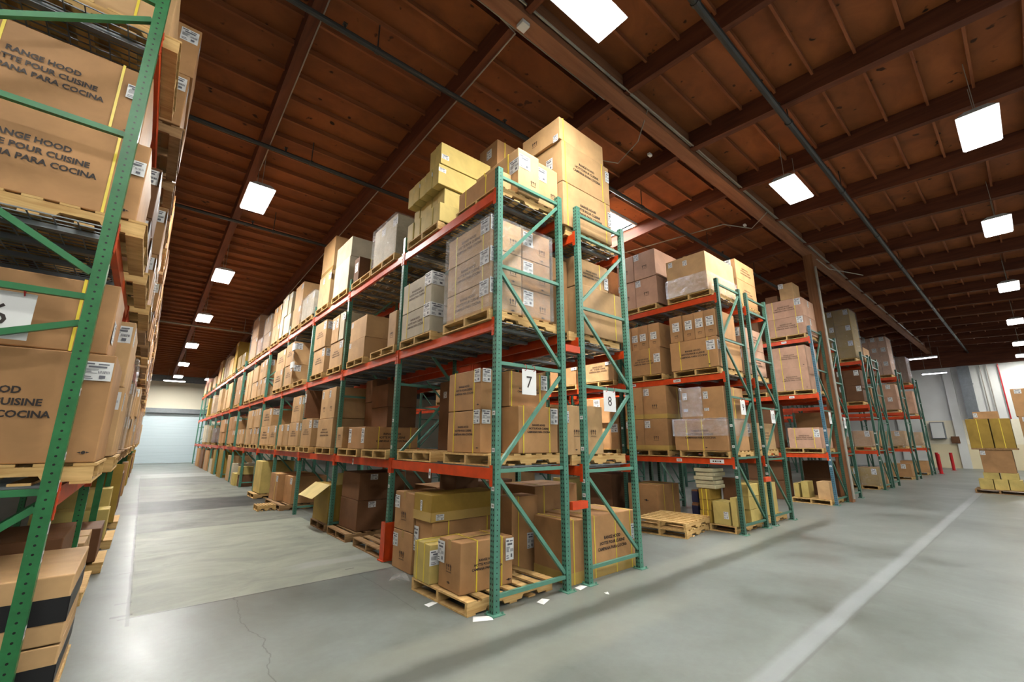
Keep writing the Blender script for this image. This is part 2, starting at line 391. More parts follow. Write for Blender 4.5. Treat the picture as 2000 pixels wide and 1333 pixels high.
# cartons too small in the photo to stand alone (one joint object) and those nothing shows of
FAR = set("""1_158_38 1_149_21 1_209_49 1_150_32 1_158_32 1_214_16 1_145_38 59_6_56 1_19_52 39_6_32 -7_111_21 -7_62_56 1_243_32 1_208_32 -7_192_0 4_57_21 59_3_56 1_243_38 1_150_38 24_19_55 1_274_32 -7_188_22 1_248_0 1_149_16 -7_95_56 -7_37_40 -7_69_39 1_219_49 59_9_1 1_208_39 -7_188_16 -7_37_22 50_9_1 1_274_38 -7_75_21 12_22_38 59_4_38 59_4_15 1_223_21 1_266_49 1_139_49 1_194_49 1_124_49 -7_162_39 -7_46_22 -7_62_33 -7_75_33 1_113_49 50_9_15 1_253_49 1_316_49 1_195_21 1_226_49 13_109_32 1_164_32 1_234_55 1_195_16 1_164_38 59_3_49 28_7_38 13_32_38 59_4_1 50_9_38 1_286_49 13_57_32 1_303_16 1_234_49 1_337_56 39_6_15 1_224_32 -7_232_0 -7_136_40 1_215_32 59_4_32 50_9_32 -7_162_33 1_337_49 -7_149_57 59_6_49 -7_62_16 -7_149_21 -7_100_56 -7_149_16 -7_123_38 1_252_16 1_241_55 1_223_16 -7_123_33 4_19_32 1_250_38 1_215_39 1_224_38 -7_272_0 -7_72_50 1_250_32 36_19_32 -7_136_56 28_7_32 -7_95_50 1_276_16 -7_88_57 -7_123_56 -7_213_57 -7_31_50 50_10_49 -7_312_0 -7_316_21 -7_57_50 -7_69_21 1_293_49 -7_188_57 59_10_49 -7_316_16 13_32_49 1_279_32 1_241_49 -7_277_39 -7_200_57 13_55_21 -7_251_57 -7_200_50 1_279_38 -7_200_33 1_228_38 1_228_32 -7_200_38 59_9_32 50_10_56 -7_277_33 1_305_32 -7_75_16 -7_149_50 -7_251_16 -7_213_50 4_32_32 -7_251_50 1_344_49 -7_162_50 13_83_38 1_47_16 4_32_48 -7_174_22 -7_174_33 13_57_38 4_44_32 1_344_56 -7_37_50 -7_136_21 -7_69_33 -7_111_33 -7_88_50 36_19_49 13_109_38 -7_174_39 4_58_32 28_7_15 13_106_21 13_34_15 -7_37_16 -7_46_40 -8_20_0 -7_49_58 -7_49_50 39_-41_9 13_88_0 -7_31_22 -7_86_1 -7_46_33 13_95_21 -7_57_56 -7_31_57 -7_31_16 -7_136_16 13_92_32 -7_98_39 -7_111_39 -7_85_39 -7_85_33 -7_136_50 -7_75_39 -7_62_38 -7_44_50 13_44_15 -7_62_50 -7_111_56 39_-41_1 13_67_32 -7_123_50 -7_83_57 -7_174_57 -7_162_21 -7_136_33 -7_111_50 36_19_1 13_97_32 -7_98_33 -7_302_56 -7_239_33 -7_226_22 -7_213_16 -7_188_50 -7_162_57 -7_123_21 4_74_0 13_60_21 -7_95_16 -7_83_50 -7_251_22 -7_239_39 -7_213_22 -7_174_16 -7_100_22 4_69_32 4_44_48 -7_44_58 -7_226_16 -7_213_40 -7_200_16 -7_174_50 -7_162_16 -7_149_39 -7_149_33 4_32_54 -7_328_33 -7_328_21 -7_316_39 -7_302_39 -7_290_33 -7_277_16 -7_264_39 -7_264_33 -7_226_39 -7_100_50 -7_100_16""".split())
DROP = set("""2_15_49 2_15_55 4_19_48 4_19_54 4_19_38 4_32_38 4_58_38 4_57_15 4_70_15 4_70_21 4_83_15 4_83_21 4_84_32 4_84_38 13_41_49 13_46_49 13_72_32 13_83_32 13_55_15 13_60_15 13_70_15 13_70_21 13_80_15 13_85_15 13_95_15 13_106_15 13_111_15 13_111_21 13_121_15 13_131_15 13_136_15 13_131_21 13_136_21 13_134_32 28_7_49 28_7_54 36_19_56 36_19_38 36_19_15 59_10_56 59_9_38 59_9_15 -7_95_22 -7_123_16 -7_188_33 -7_188_40 -7_200_22 -7_213_33 -7_226_33 -7_226_50 -7_226_58 -7_239_16 -7_239_21 -7_239_50 -7_239_57 -7_251_33 -7_251_39 -7_264_16 -7_264_21 -7_264_50 -7_264_58 -7_277_21 -7_277_50 -7_277_58 -7_290_39 -7_290_50 -7_290_58 -7_302_33 -7_302_50 -7_316_33 -7_316_50 -7_316_57 -7_328_16 -7_328_40 -7_328_50 -7_328_58 p4_19_47 p4_32_47 p4_44_47 p4_57_14 p4_70_14 p4_83_14 p4_84_31 p13_44_47 p13_70_31 p13_83_31 p13_58_14 p13_70_14 p13_83_14 p13_96_14 p13_109_14 p13_121_14 p13_134_14 p13_134_31 p-7_162_14 p-7_239_14 p-7_265_14 p-7_277_14 p-7_328_14 p40_-41_0""".split())
FARBOX = {}
COLN = {'brown': 'brown', 'tan': 'light tan', 'yellow': 'yellow-kraft', 'pale': 'pale', 'pink': 'pinkish brown', 'olive': 'olive-kraft', 'dark': 'dark brown'}
NCART = [0]
RACKX = [(-4.427, .12), (0, 0), (1.457, 0), (5.87, 0), (7.327, 0), (11.8, 0), (13.257, 0), (17.75, 0), (19.207, 0), (24.3, 0), (28.8, 0)]
def trim(x0, x1, y0, y1, m=.062):
    for xf, off in RACKX:
        if x1 > xf - .045 and x0 < xf + 1.067 + .045:
            if y0 < off + .1 and (x0 > xf + .05 and x1 < xf + 1.01) : continue
            for k in range(16):
                f = off + k * 2.56
                if y0 - m < f < y1 + m:
                    if f - y0 > y1 - f: y1 = f - m
                    else: y0 = f + m
    return y0, y1
def carton(x0, x1, y0, y1, z0, z1, place, c='brown', text=None, lab=(), strap=None, tape=None, icon=(), mark=(), rz=0.0, jit=0.0, adj=None, group=None, big=1.0, soft=False, band=None):
    """lab: list of (face, u, v, w, h) with u, v in 0..1 across the face; strap: (axis, [fractions])"""
    y0o, y1o = y0, y1
    if y0 > -1: y0, y1 = trim(x0, x1, y0, y1, .062 if z0 > .1 else .085)
    w, d, h = x1 - x0, y1 - y0, z1 - z0
    key = pkey((x0 + x1) / 2, (y0o + y1o) / 2, z0)
    if key in DROP: return None
    if key in FAR: FARBOX.setdefault(c, []).append((x0, x1, y0, y1, z0, z1)); return None
    o = put('cardboard_carton', round_box(w, d, h - (.004 if jit else 0), 0.008 if min(w, d, h) > 0.15 else 0.004, jit, 3 if jit else 0), ((x0 + x1) / 2, (y0 + y1) / 2, z0))
    o.data.materials.append(M[c]); o.data.name = 'carton_shape'
    if rz: o.rotation_euler = (0, 0, R(rz))
    e = 0.0015 + jit * 0.7
    def face_put(name, me, face, u, v, sx_, sz_, off):
        # u from the viewer's left to right, v from bottom to top
        if face == '-y': loc = (-w / 2 + u * w, -d / 2 - off, v * h); rot = 0
        elif face == '-x': loc = (-w / 2 - off, d / 2 - u * d, v * h); rot = R(-90)
        elif face == '+x': loc = (w / 2 + off, -d / 2 + u * d, v * h); rot = R(90)
        return put(name, me, loc, o, rot, (sx_, 1, sz_))
    feats = []
    if text:
        fs = text if isinstance(text, (list, tuple)) else [text]
        for face in fs:
            me, tw, th = text_mesh(HOOD, M['ink'] if big >= 1 else M['ink_soft'], 0.032)
            fw = w if face.endswith('y') else d
            k = min(fw * 0.58 / tw, h * 0.46 / th)
            face_put('printed_lettering', me, face, 0.5, 0.52, k, k, e)
    for n, L in enumerate(lab):
        face, u, v, lw, lh = L[:5]
        face_put('shipping_label', STICK[(NCART[0] + n) % 3], face, u, v, lw, lh, e * (1.0 if not text else 2.2))
    for face, u, v, s in icon: face_put('handling_symbols', ICON, face, u, v, s, s, e)
    for face, u, v, s in mark: face_put('printed_mark', EYE, face, u, v, s, s, e)
    if strap:
        ax, fr = strap
        for f in fr:
            b = MB(); t_ = 0.003; q = 0.016
            if ax == 'x':
                cx = -w / 2 + f * w
                b.box(cx - q / 2, cx + q / 2, -d / 2 - t_, -d / 2 - 0.0003, 0, h + t_); b.box(cx - q / 2, cx + q / 2, d / 2, d / 2 + t_, 0, h + t_)
                b.box(cx - q / 2, cx + q / 2, -d / 2 - t_, d / 2 + t_, h + 0.0003, h + t_)
            else:
                cy = -d / 2 + f * d
                b.box(-w / 2 - t_, -w / 2 - 0.0003, cy - q / 2, cy + q / 2, 0, h + t_); b.box(w / 2, w / 2 + t_, cy - q / 2, cy + q / 2, 0, h + t_)
                b.box(-w / 2 - t_, w / 2 + t_, cy - q / 2, cy + q / 2, h + 0.0003, h + t_)
            put('strap', b.mesh('strap', M['strap']), (0, 0, 0), o)
    if tape:
        b = MB(); t_ = 0.0012; q = 0.06
        if tape == 'x':   # seam runs along x, ends seen on the x faces
            b.box(-w / 2 - t_, w / 2 + t_, -q / 2, q / 2, h, h + t_)
            for s in (-1, 1): b.box(min(s * w / 2, s * (w / 2 + t_)), max(s * w / 2, s * (w / 2 + t_)), -q / 2, q / 2, h * 0.82, h + t_)
        else:
            b.box(-q / 2, q / 2, -d / 2 - t_, d / 2 + t_, h, h + t_)
            for s in (-1, 1): b.box(-q / 2, q / 2, min(s * d / 2, s * (d / 2 + t_)), max(s * d / 2, s * (d / 2 + t_)), h * 0.82, h + t_)
        put('tape', b.mesh('tape', M['tape']), (0, 0, 0), o)
    if band:   # (z fraction low, high, material): wide band round the sides
        b = MB(); t_ = 0.002
        b.box(-w / 2 - t_, w / 2 + t_, -d / 2 - t_, -d / 2 + 0.001, band[0] * h, band[1] * h)
        b.box(-w / 2 - t_, -w / 2 + 0.001, -d / 2 - t_, d / 2 + t_, band[0] * h, band[1] * h)
        b.box(w / 2 - 0.001, w / 2 + t_, -d / 2 - t_, d / 2 + t_, band[0] * h, band[1] * h)
        put('tape_band', b.mesh('tape_band', M[band[2]]), (0, 0, 0), o)
    if adj is None:
        m = min(w, d)
        adj = 'tall' if h > 1.35 * max(w, d) else 'slim' if m < 0.30 else 'flat' if h < 0.5 * m else 'big' if w * d * h > 0.55 else 'strapped' if strap else ''
    if soft: adj = (adj + ' film-wrapped').strip()
    tag(o, (adj + ' ' + COLN[c] + ' carton, ' + place).strip(), 'carton', group)
    NCART[0] += 1
    return o
ORD = ['first', 'second', 'third', 'fourth', 'fifth', 'sixth', 'seventh', 'eighth', 'ninth', 'tenth', 'eleventh', 'twelfth', 'thirteenth', 'fourteenth', 'fifteenth']
def rowname(i, n):
    if n == 1: return ''
    if n == 2: return ('lower', 'upper')[i]
    if n == 3: return ('bottom', 'middle', 'top')[i]
    return ('bottom', 'second', 'third', 'top')[i] if n == 4 else ORD[i] + ' layer'
def colname(i, n):
    if n == 1: return ''
    if n == 2: return ('near', 'far')[i]
    return ORD[i]
def stack(x0, x1, ys, zs, place, skip=(), **kw):
    """rows of cartons: ys and zs are the edges between them"""
    nr, nc = len(zs) - 1, len(ys) - 1
    rj = random.Random(int(ys[0] * 1000) + int(zs[0] * 77) + int(x0 * 13))
    for i in range(nr):
        for j in range(nc):
            if (i, j) in skip: continue
            p = ' '.join(v for v in (rowname(i, nr), colname(j, nc)) if v)
            carton(x0 + rj.uniform(-.015, .015), x1 + rj.uniform(-.02, 0), ys[j] + .004, ys[j + 1] - .006, zs[i] + (0.001 if i else 0), zs[i + 1] - 0.002, (p + ', ' if p else '') + place, **kw)

def pallet_mesh(w=1.16, d=1.0, h=0.13, mat=None, parts=False):
    # stringers along x, deck boards along y; origin at the centre of the base
    top = MB(); n = 7
    for i in range(n):
        x = -w / 2 + (w - 0.1) * i / (n - 1); top.box(x, x + (0.10 if i not in (0, n - 1) else 0.11), -d / 2, d / 2, h - 0.018, h)
    bot = MB()
    for i in range(5):
        x = -w / 2 + (w - 0.1) * i / 4; bot.box(x, x + 0.10, -d / 2, d / 2, 0, 0.016)
    st = []
    for y in (-d / 2 + 0.001, -0.019, d / 2 - 0.039):
        b = MB(); a = w / 2
        prof = [(-a, .017), (-a * .62, .017), (-a * .58, .055), (-a * .24, .055), (-a * .2, .017), (a * .2, .017), (a * .24, .055), (a * .58, .055), (a * .62, .017), (a, .017), (a, h - .019), (-a, h - .019)]
        k = len(b.v); m = len(prof)
        b.v += [(p[0], y, p[1]) for p in prof] + [(p[0], y + .038, p[1]) for p in prof]
        b.f.append(tuple(range(k, k + m))); b.mi.append(0); b.f.append(tuple(reversed(range(k + m, k + 2 * m)))); b.mi.append(0)
        for i in range(m): b.f.append((k + i, k + m + i, k + m + (i + 1) % m, k + (i + 1) % m)); b.mi.append(0)
        st.append(b)
    return top, bot, st
_pal = {}
def pal_data(mat, dense=True):
    if mat in _pal: return _pal[mat]
    top, bot, st = pallet_mesh()
    parts = (top.mesh('top_deck', M[mat]), bot.mesh('bottom_deck', M[mat]), [s.mesh('stringer', M[mat]) for s in st])
    al = MB()
    for b in [top, bot] + st:
        k = len(al.v); al.v += b.v; al.f += [tuple(k + i for i in f) for f in b.f]; al.mi += b.mi
    _pal[mat] = (parts, al.mesh('pallet_shape', M[mat])); return _pal[mat]
def pallet(cx, cy, z, place, mat='pallet', near=False, rz=0.0, sx=1.0, sy=1.0, group=None, label=None):
    parts, whole = pal_data(mat)
    if 'p' + pkey(cx, cy, z) in DROP: return None
    if abs(rz) < 1:
        y0, y1 = trim(cx - .58 * sx, cx + .58 * sx, cy - .5 * sy, cy + .5 * sy, .06 if z > .1 else .08)
        cy, sy = (y0 + y1) / 2, (y1 - y0)
    if near:
        o = empty('wooden_pallet', (cx, cy, z)); o.rotation_euler = (0, 0, R(rz)); o.scale = (sx, sy, 1)
        put('top_deck', parts[0], parent=o); put('bottom_deck', parts[1], parent=o)
        for s in parts[2]: put('stringer', s, parent=o)
    else:
        o = put('wooden_pallet', whole, (cx, cy, z), None, R(rz), (sx, sy, 1))
    tag(o, label or (('worn' if mat == 'pallet_old' else 'pale') + ' wooden pallet, ' + place), 'pallet', group)
    return o

# ------------------------------------------------------------------ building shell
def zdeck(y): return 8.15 - 0.045 * y if y > 0 else 8.15 + 0.06 * y
XL, XR, YF, YB = -9.0, 38.5, -9.5, 37.5
struct(put('floor', MB().box(XL - .3, XR + .3, YF - .3, YB + .3, -0.2, 0.0).mesh('floor', M['floor'])))
SK = (5.15, 7.33, 2.78, 5.12)
b = MB()
def deck(x0, x1, y0, y1):
    a, c = zdeck(y0), zdeck(y1)
    b.hexa([(x0, y0, a), (x1, y0, a), (x1, y1, c), (x0, y1, c), (x0, y0, a + .05), (x1, y0, a + .05), (x1, y1, c + .05), (x0, y1, c + .05)])
deck(XL - .3, XR + .3, YF - .3, 0); deck(XL - .3, XR + .3, 0, SK[2]); deck(XL - .3, XR + .3, SK[3], YB + .3)
deck(XL - .3, SK[0], SK[2], SK[3]); deck(SK[1], XR + .3, SK[2], SK[3])
ceil = struct(put('ceiling', b.mesh('ceiling', M['ply'])))
b = MB(); y = 0.47
ys = []
while y < YB - .3: ys.append(y); y += 0.59
y = -0.62
while y > YF + .3: ys.append(y); y -= 0.59
for y in ys:
    z = zdeck(y)
    if SK[2] < y < SK[3]:
        b.box(XL, SK[0] - .02, y - .02, y + .02, z - .095, z); b.box(SK[1] + .02, XR, y - .02, y + .02, z - .095, z)
    else: b.box(XL, XR, y - .02, y + .02, z - .095, z)
struct(put('ceiling_joists', b.mesh('ceiling_joists', M['joist']), parent=ceil))
# skylight well and its dome pane
b = MB(); zs_ = zdeck(4)
for (x0, x1, y0, y1) in ((SK[0] - .04, SK[0], SK[2] - .04, SK[3] + .04), (SK[1], SK[1] + .04, SK[2] - .04, SK[3] + .04), (SK[0], SK[1], SK[2] - .04, SK[2]), (SK[0], SK[1], SK[3], SK[3] + .04)):
    b.box(x0, x1, y0, y1, zs_ - .02, zs_ + .12)
win = struct(put('window_1', b.mesh('window_1', M['wall'])))
nx = ny = 8; vs = []; fs = []
for i in range(nx + 1):
    for j in range(ny + 1):
        u, v = i / nx, j / ny
        vs.append((SK[0] + u * (SK[1] - SK[0]), SK[2] + v * (SK[3] - SK[2]), zs_ + .12 + .2 * math.sin(math.pi * u) * math.sin(math.pi * v)))
for i in range(nx):
    for j in range(ny): k = i * (ny + 1) + j; fs.append((k, k + ny + 1, k + ny + 2, k + 1))
bb = MB(); bb.v = vs; bb.f = fs; bb.mi = [0] * len(fs)
struct(put('window_pane', bb.mesh('window_pane', M['acrylic']), parent=win))
# purlins and girder
k = -3
n = 0
while True:
    x = -1.96 + 2.35 * k
    if x > XR: break
    for (y0, y1) in ((0.14, YB), (YF, -0.14)):
        a, c = zdeck(y0), zdeck(y1); hw = 0.055 if k % 3 else 0.08; dp = 0.40
        if x > XL:
            o = put('roof_beam', MB().hexa([(x - hw, y0, a - dp), (x + hw, y0, a - dp), (x + hw, y1, c - dp), (x - hw, y1, c - dp), (x - hw, y0, a - .002), (x + hw, y0, a - .002), (x + hw, y1, c - .002), (x - hw, y1, c - .002)]).mesh('roof_beam', M['purlin']))
            struct(o)
    k += 1
struct(put('ridge_girder', MB().box(XL, XR, -.13, .13, 7.68, 8.13).mesh('ridge_girder', M['girder'])))
# walls
def wall(nm, x0, x1, y0, y1, z0=0, z1=8.3, m='wall'): return struct(put(nm, MB().box(x0, x1, y0, y1, z0, z1).mesh(nm, M[m])))
wall('wall_back', XL - .3, XR + .3, YB, YB + .25, m='backwall')
wr = wall('wall_right', XR, XR + .25, YF, YB)
wall('wall_left', XL - .25, XL, YF, YB)
wall('wall_front', XL - .3, XR + .3, YF - .25, YF)
struct(put('baseboard_right', MB().box(XR - .06, XR - .002, YF + .1, 1.0, 0, 1.55).mesh('baseboard_right', M['cream'])))
struct(put('trim_1', MB().box(XR - .03, XR - .002, YF + .1, 1.0, 1.55, 3.1).mesh('trim_1', plain('pale_cream_panel', (240, 232, 208), 0.7, var=0.02))))
struct(put('trim_2', MB().box(XR - .3, XR - .01, YF, YB - .05, 6.65, 8.0).mesh('trim_2', M['purlin'])))
struct(put('trim_3', MB().box(XL, XR - .35, YB - .14, YB - .01, 5.95, 6.4).mesh('trim_3', M['steel'])))
b = MB()
for y in (2.2, -0.62, -7.0): b.box(XR - .22, XR - .01, y - .22, y + .22, 0, 6.6)
struct(put('trim_4', b.mesh('trim_4', M['wall'])))
dr = struct(put('door_1', MB().box(-3.9, .5, YB - .1, YB - .02, 0.02, 3.75).mesh('door_1', M['door'])))
struct(put('door_frame', MB().box(-4.1, -3.9, YB - .16, YB - .02, 0, 3.8).box(.5, .7, YB - .16, YB - .02, 0, 3.8).mesh('door_frame', M['steel']), parent=dr))
struct(put('door_hood', MB().box(-4.1, .7, YB - .42, YB - .02, 3.62, 3.95).mesh('door_hood', M['steel']), parent=dr))
# timber columns under the girder
def column(x, y=0.0):
    o = put('trim_5', MB().box(x - .13, x + .13, y - .12, y + .14, 0, 7.68).mesh('column', M['column'])); return struct(o)
column(13.0)
b = MB(); b.tube([(12.82, -.17, .1), (12.82, -.17, 7.2)], .035, 8)
tag(put('drain_pipe', b.mesh('drain_pipe', M['conduit'])), 'slim pale pipe running up the timber column beside the blue-post rack', 'pipe')

# ------------------------------------------------------------------ roof services
def pipe(y, z0, x0, x1, r=0.045, mat='pipe', label='', n=0):
    o = empty('sprinkler_pipe', (x0, y, z0))
    put('pipe_run', MB().tube([(0, 0, 0), (x1 - x0, 0, 0)], r, 10).mesh('pipe_run', M[mat]), parent=o)
    hb = MB(); hb.tube([(-.03, 0, 0), (.03, 0, 0)], r + .012, 10); hb.cur = 0; hb.box(-.008, .008, -.008, .008, 0, zdeck(y) - z0)
    hm = hb.mesh('hanger', M[mat]); x = x0 + 0.9
    while x < x1: put('hanger', hm, (x - x0, 0, 0), o); x += 3.5
    sb = MB(); sb.tube([(0, 0, 0), (0, 0, .12)], .018, 6); sb.box(-.03, .03, -.03, .03, .115, .13)
    sm = sb.mesh('sprinkler_head', M[mat]); x = x0 + 1.4
    while x < x1: put('sprinkler_head', sm, (x - x0, 0, 0), o); x += 3.0
    tag(o, label, 'pipe', 'sprinkler pipes under the roof')
pipe(1.64, 7.5, XL, XR, label='dark sprinkler pipe crossing the roof behind the girder, first from it')
pipe(5.07, 7.42, XL, XR, label='dark sprinkler pipe crossing the roof, second behind the girder')
pipe(8.5, 7.2, XL, XR, label='dark sprinkler pipe crossing the roof, third behind the girder', r=.04)
pipe(-1.85, 7.5, -2.5, XR, r=.055, label='thick dark sprinkler pipe crossing the roof over the wide cross aisle')
pipe(19.2, 6.6, -8.0, 1.4, r=.035, mat='conduit', label='pale pipe crossing the aisle roof far down between racks 6 and 7')
def run(pts, r, name, label, mat='conduit', cat='conduit', group=None):
    tag(put(name, MB().tube(pts, r, 7).mesh(name, M[mat])), label, cat, group)
run([(XL, -.17, 7.80), (34.5, -.17, 7.80)], .022, 'conduit', 'long pale conduit along the cross-aisle side of the roof girder')
run([(2.2, -.215, 7.74), (5.0, -.22, 7.77), (34.0, -.21, 7.76)], .014, 'conduit', 'thinner pale cable clipped under the long conduit on the girder')
run([(.10, .15, 7.70), (.44, .2, 7.70), (.44, 14, 7.06)], .012, 'conduit', 'thin pale conduit along the roof beam above rack 7')
run([(-1.885, .2, 7.70), (-1.885, 6.1, 7.44)], .010, 'conduit', 'thin pale conduit along the roof beam feeding the first aisle lamp')
run([(XL, .15, 7.70), (2.5, .15, 7.70)], .010, 'conduit', 'thin conduit on the rack side of the roof girder')
run([(3.35, -.2, 7.75), (3.75, .3, 7.55), (3.9, .9, 7.45), (3.2, 1.3, 7.5), (2.7, 1.6, 7.6)], .010, 'cable', 'slack pale cable drooping from the girder above rack 8', cat='cable')
run([(9.0, -.2, 7.72), (9.2, .3, 7.5), (8.6, .8, 7.62), (7.35, 5.6, 7.46)], .014, 'cable', 'pale cable leaving the girder towards the skylight beam', cat='cable')
run([(13.0, -.2, 7.5), (13.4, -.4, 7.2), (15.4, -.9, 7.35)], .014, 'cable', 'pale cable looping off the girder near the timber column', cat='cable')
o = tag(put('junction_box', MB().box(-.07, .07, -.07, .07, 0, .06).mesh('junction_box', M['label']), (.42, 0, 7.615)), 'small white junction box under the girder above rack 7', 'junction box')
for i, (x, l) in enumerate(((4.5, 'small white box on the roof beam above rack 8'), (9.3, 'small white box on the roof beam near the skylight'))):
    tag(put('junction_box', MB().box(-.05, .05, -.03, .03, 0, .05).mesh('junction_box', M['label']), (x, .5, 7.69)), l, 'junction box')

# ------------------------------------------------------------------ lamps
def lamp_parts():
    b = MB(); b.hexa([(-.62, -.24, 0), (.62, -.24, 0), (.62, .24, 0), (-.62, .24, 0), (-.60, -.13, .075), (.60, -.13, .075), (.60, .13, .075), (-.60, .13, .075)]); b.box(-.2, .2, -.07, .07, .075, .12)
    body = b.mesh('housing', M['lampbody'])
    b = MB(); b.box(-.60, .60, -.22, .22, -.02, -.001); lens = b.mesh('lens', M['lens'])
    return body, lens
LB, LL = lamp_parts()
LD = bpy.data.lights.new('lamp_light', 'AREA'); LD.shape = 'RECTANGLE'; LD.size = 1.2; LD.size_y = .44; LD.energy = LAMP_W; LD.color = (1.0, 0.985, 0.93)
def lamp(x, y, z, along, label, power=None):
    o = empty('high_bay_lamp', (x, y, z)); o.rotation_euler = (0, 0, R(90) if along == 'y' else 0)
    put('housing', LB, parent=o); put('lens', LL, parent=o)
    top = zdeck(y) - z - .12
    b = MB(); b.tube([(-.4, 0, .1), (-.4, 0, top)], .006, 5); b.tube([(.4, 0, .1), (.4, 0, top)], .006, 5)
    put('suspension_wire', b.mesh('suspension_wire', M['conduit']), parent=o)
    d = LD
    if power: d = LD.copy(); d.energy = power
    l = bpy.data.objects.new('lamp_light', d); C.objects.link(l); l.parent = o; l.location = (0, 0, -.03)
    tag(o, label, 'lamp', 'high-bay lamps')
ya = [(6.0, 6.71), (11.1, 6.5), (16.1, 6.28), (21.2, 6.05), (26.2, 5.82), (30.7, 5.62)]
for i, (y, z) in enumerate(ya): lamp(-1.86, y, z, 'y', 'bright lamp over the aisle of racks 6 and 7, %s from the cross aisle' % ORD[i], power=150)
lamp(.35, -1.15, 6.95, 'x', 'bright lamp over the cross aisle by the end of rack 7', power=155)
lamp(6.95, -1.34, 6.98, 'x', 'bright lamp over the cross aisle by the end of rack 9', power=160)
for i, (x, z) in enumerate(((6.9, 6.75), (12.0, 6.75), (18.4, 6.75), (25.0, 6.75), (31.6, 6.75), (36.6, 6.75))):
    lamp(x, -4.08, z, 'x', 'lamp in the row over the far side of the cross aisle, %s of that row' % ORD[i], power=(100, 120, 140, 160, 150, 120)[i])
# unseen lamps added behind the viewer for foreground light, then the inner aisle lamps
for i, (x, y) in enumerate(((1.4, -4.08), (-4.2, -4.08), (-5.9, -1.2), (-2.9, -7.2), (5, -7.2), (13, -7.2), (23, -7.2))):
    lamp(x, y, zdeck(y) - 1.15, 'x', 'unseen lamp added behind the viewer for foreground light, %s' % ORD[i], power=55)
for i, (x, y) in enumerate(((4.2, 7.2), (4.2, 14), (10.1, 6.2), (10.1, 12), (16.1, 6.2), (22, 6.2), (4.2, 22))):
    lamp(x, y, zdeck(y) - 1.2, 'y', 'lamp over an inner rack aisle, %s' % ORD[i], power=45)
def strip(x, y, z, L, label):
    o = empty('strip_lamp', (x, y, z))
    put('housing', MB().box(-.08, .08, -L / 2, L / 2, 0, .08).mesh('housing', M['lampbody']), parent=o)
    put('lens', MB().box(-.07, .07, -L / 2 + .02, L / 2 - .02, -.04, -.001).mesh('lens', M['lensb']), parent=o)
    put('suspension_wire', MB().tube([(0, -L / 3, .08), (0, -L / 3, zdeck(y) - z - .12)], .006, 5).tube([(0, L / 3, .08), (0, L / 3, zdeck(y) - z - .12)], .006, 5).mesh('suspension_wire', M['conduit']), parent=o)
    tag(o, label, 'lamp', 'violet-white strip lamps')
strip(32.2, -.25, 6.6, 1.25, 'violet-white strip lamp at the far end of the girder')
strip(35.9, -.25, 6.05, 1.2, 'lower violet-white strip lamp close to the end wall')
strip(-.15, 33.4, 5.9, 1.0, 'small violet-white lamp by the roll-up door wall')
LD2 = bpy.data.lights.new('door_light', 'AREA'); LD2.shape = 'RECTANGLE'; LD2.size = 1.2; LD2.size_y = .3; LD2.energy = 260; LD2.color = (.9, .94, 1.0)
for (x, y, z) in ((-1.9, 34.3, 5.7),):
    lamp(x, y, z, 'x', 'lamp over the floor just before the roll-up door', power=230)

# ------------------------------------------------------------------ racking
PIT = 2.56; D = 1.067
HZ7 = [0.155, 1.38, 2.57, 3.76, 4.97]; DG7 = [(1, .20, 1.30, 0), (0, 1.44, 2.50, 1), (1, 2.64, 3.69, 0), (0, 3.84, 4.90, 1)]
HZ8 = [0.178, 1.32, 2.42, 3.53, 4.64, 4.97]; DG8 = [(1, .25, 1.25, 0), (0, 1.42, 2.36, 1), (1, 2.5, 3.46, 0), (0, 3.62, 4.55, 1)]
_cache = {}
def post_mesh(H, mat):
    k = ('post', round(H, 2), mat)
    if k not in _cache:
        b = MB(); b.box(-.038, .038, -.036, .036, 0.008, H)
        me = b.mesh('post', M[mat]); _cache[k] = me
    return _cache[k]
def frame_far(H, hz, dg, pm, bm_, face=1):
    k = ('ff', H, pm, len(hz), bm_)
    if k not in _cache:
        b = MB(); b.box(-.038, .038, -.036, .036, 0, H); b.box(D - .038, D + .038, -.036, .036, 0, H); b.cur = 1
        for z in hz: b.box(.038, D - .038, -.02, .02, z - .02, z + .02)
        for (s, za, zb, e) in dg:
            xa, xb = (D - .038 if s else .038), (D - .038 if e else .038)
            b.bar((xa, 0, za), (xb, 0, zb), .036, .036, (0, 1, 0))
        _cache[k] = b.mesh('upright_frame', [M[pm], M[bm_]])
    return _cache[k]
def beam_mesh(L=PIT):
    if 'beam' not in _cache:
        b = MB(); b.box(-.022, .022, .042, L - .042, -.12, -.04); b.box(-.022, .0, .042, L - .042, -.04, 0)
        for y in (.006, L - .054): b.box(-.030, -.024, y, y + .048, -.19, .03)
        for y in (.042, L - .046): b.box(-.024, .02, y, y + .004, -.19, .03)
        for y in (.022, L - .034):
            for z in (-.15, -.09, -.02): b.box(-.034, -.030, y, y + .012, z, z + .02)
        _cache['beam'] = b.mesh('beam', M['beam'])
    return _cache['beam']
def deck_mesh(L=PIT):
    if 'deck' not in _cache:
        b = MB(); w = .004
        n = 34
        for i in range(n):
            y = .07 + (L - .14) * i / (n - 1); b.box(.0, D, y - w, y + w, -.002, .006); b.box(-.026, -.020, y - w, y + w, -.045, .006)
            b.box(-.026, 0, y - w, y + w, -.002, .006)
        for i in range(9):
            x = .05 + (D - .1) * i / 8; b.box(x - w, x + w, .06, L - .06, -.009, -.002)
        for i in range(6):
            y = .25 + (L - .5) * i / 5; b.box(.024, D - .024, y - .03, y + .03, -.045, -.010)
        _cache['deck'] = b.mesh('wire_deck', M['galv'])
    return _cache['deck']
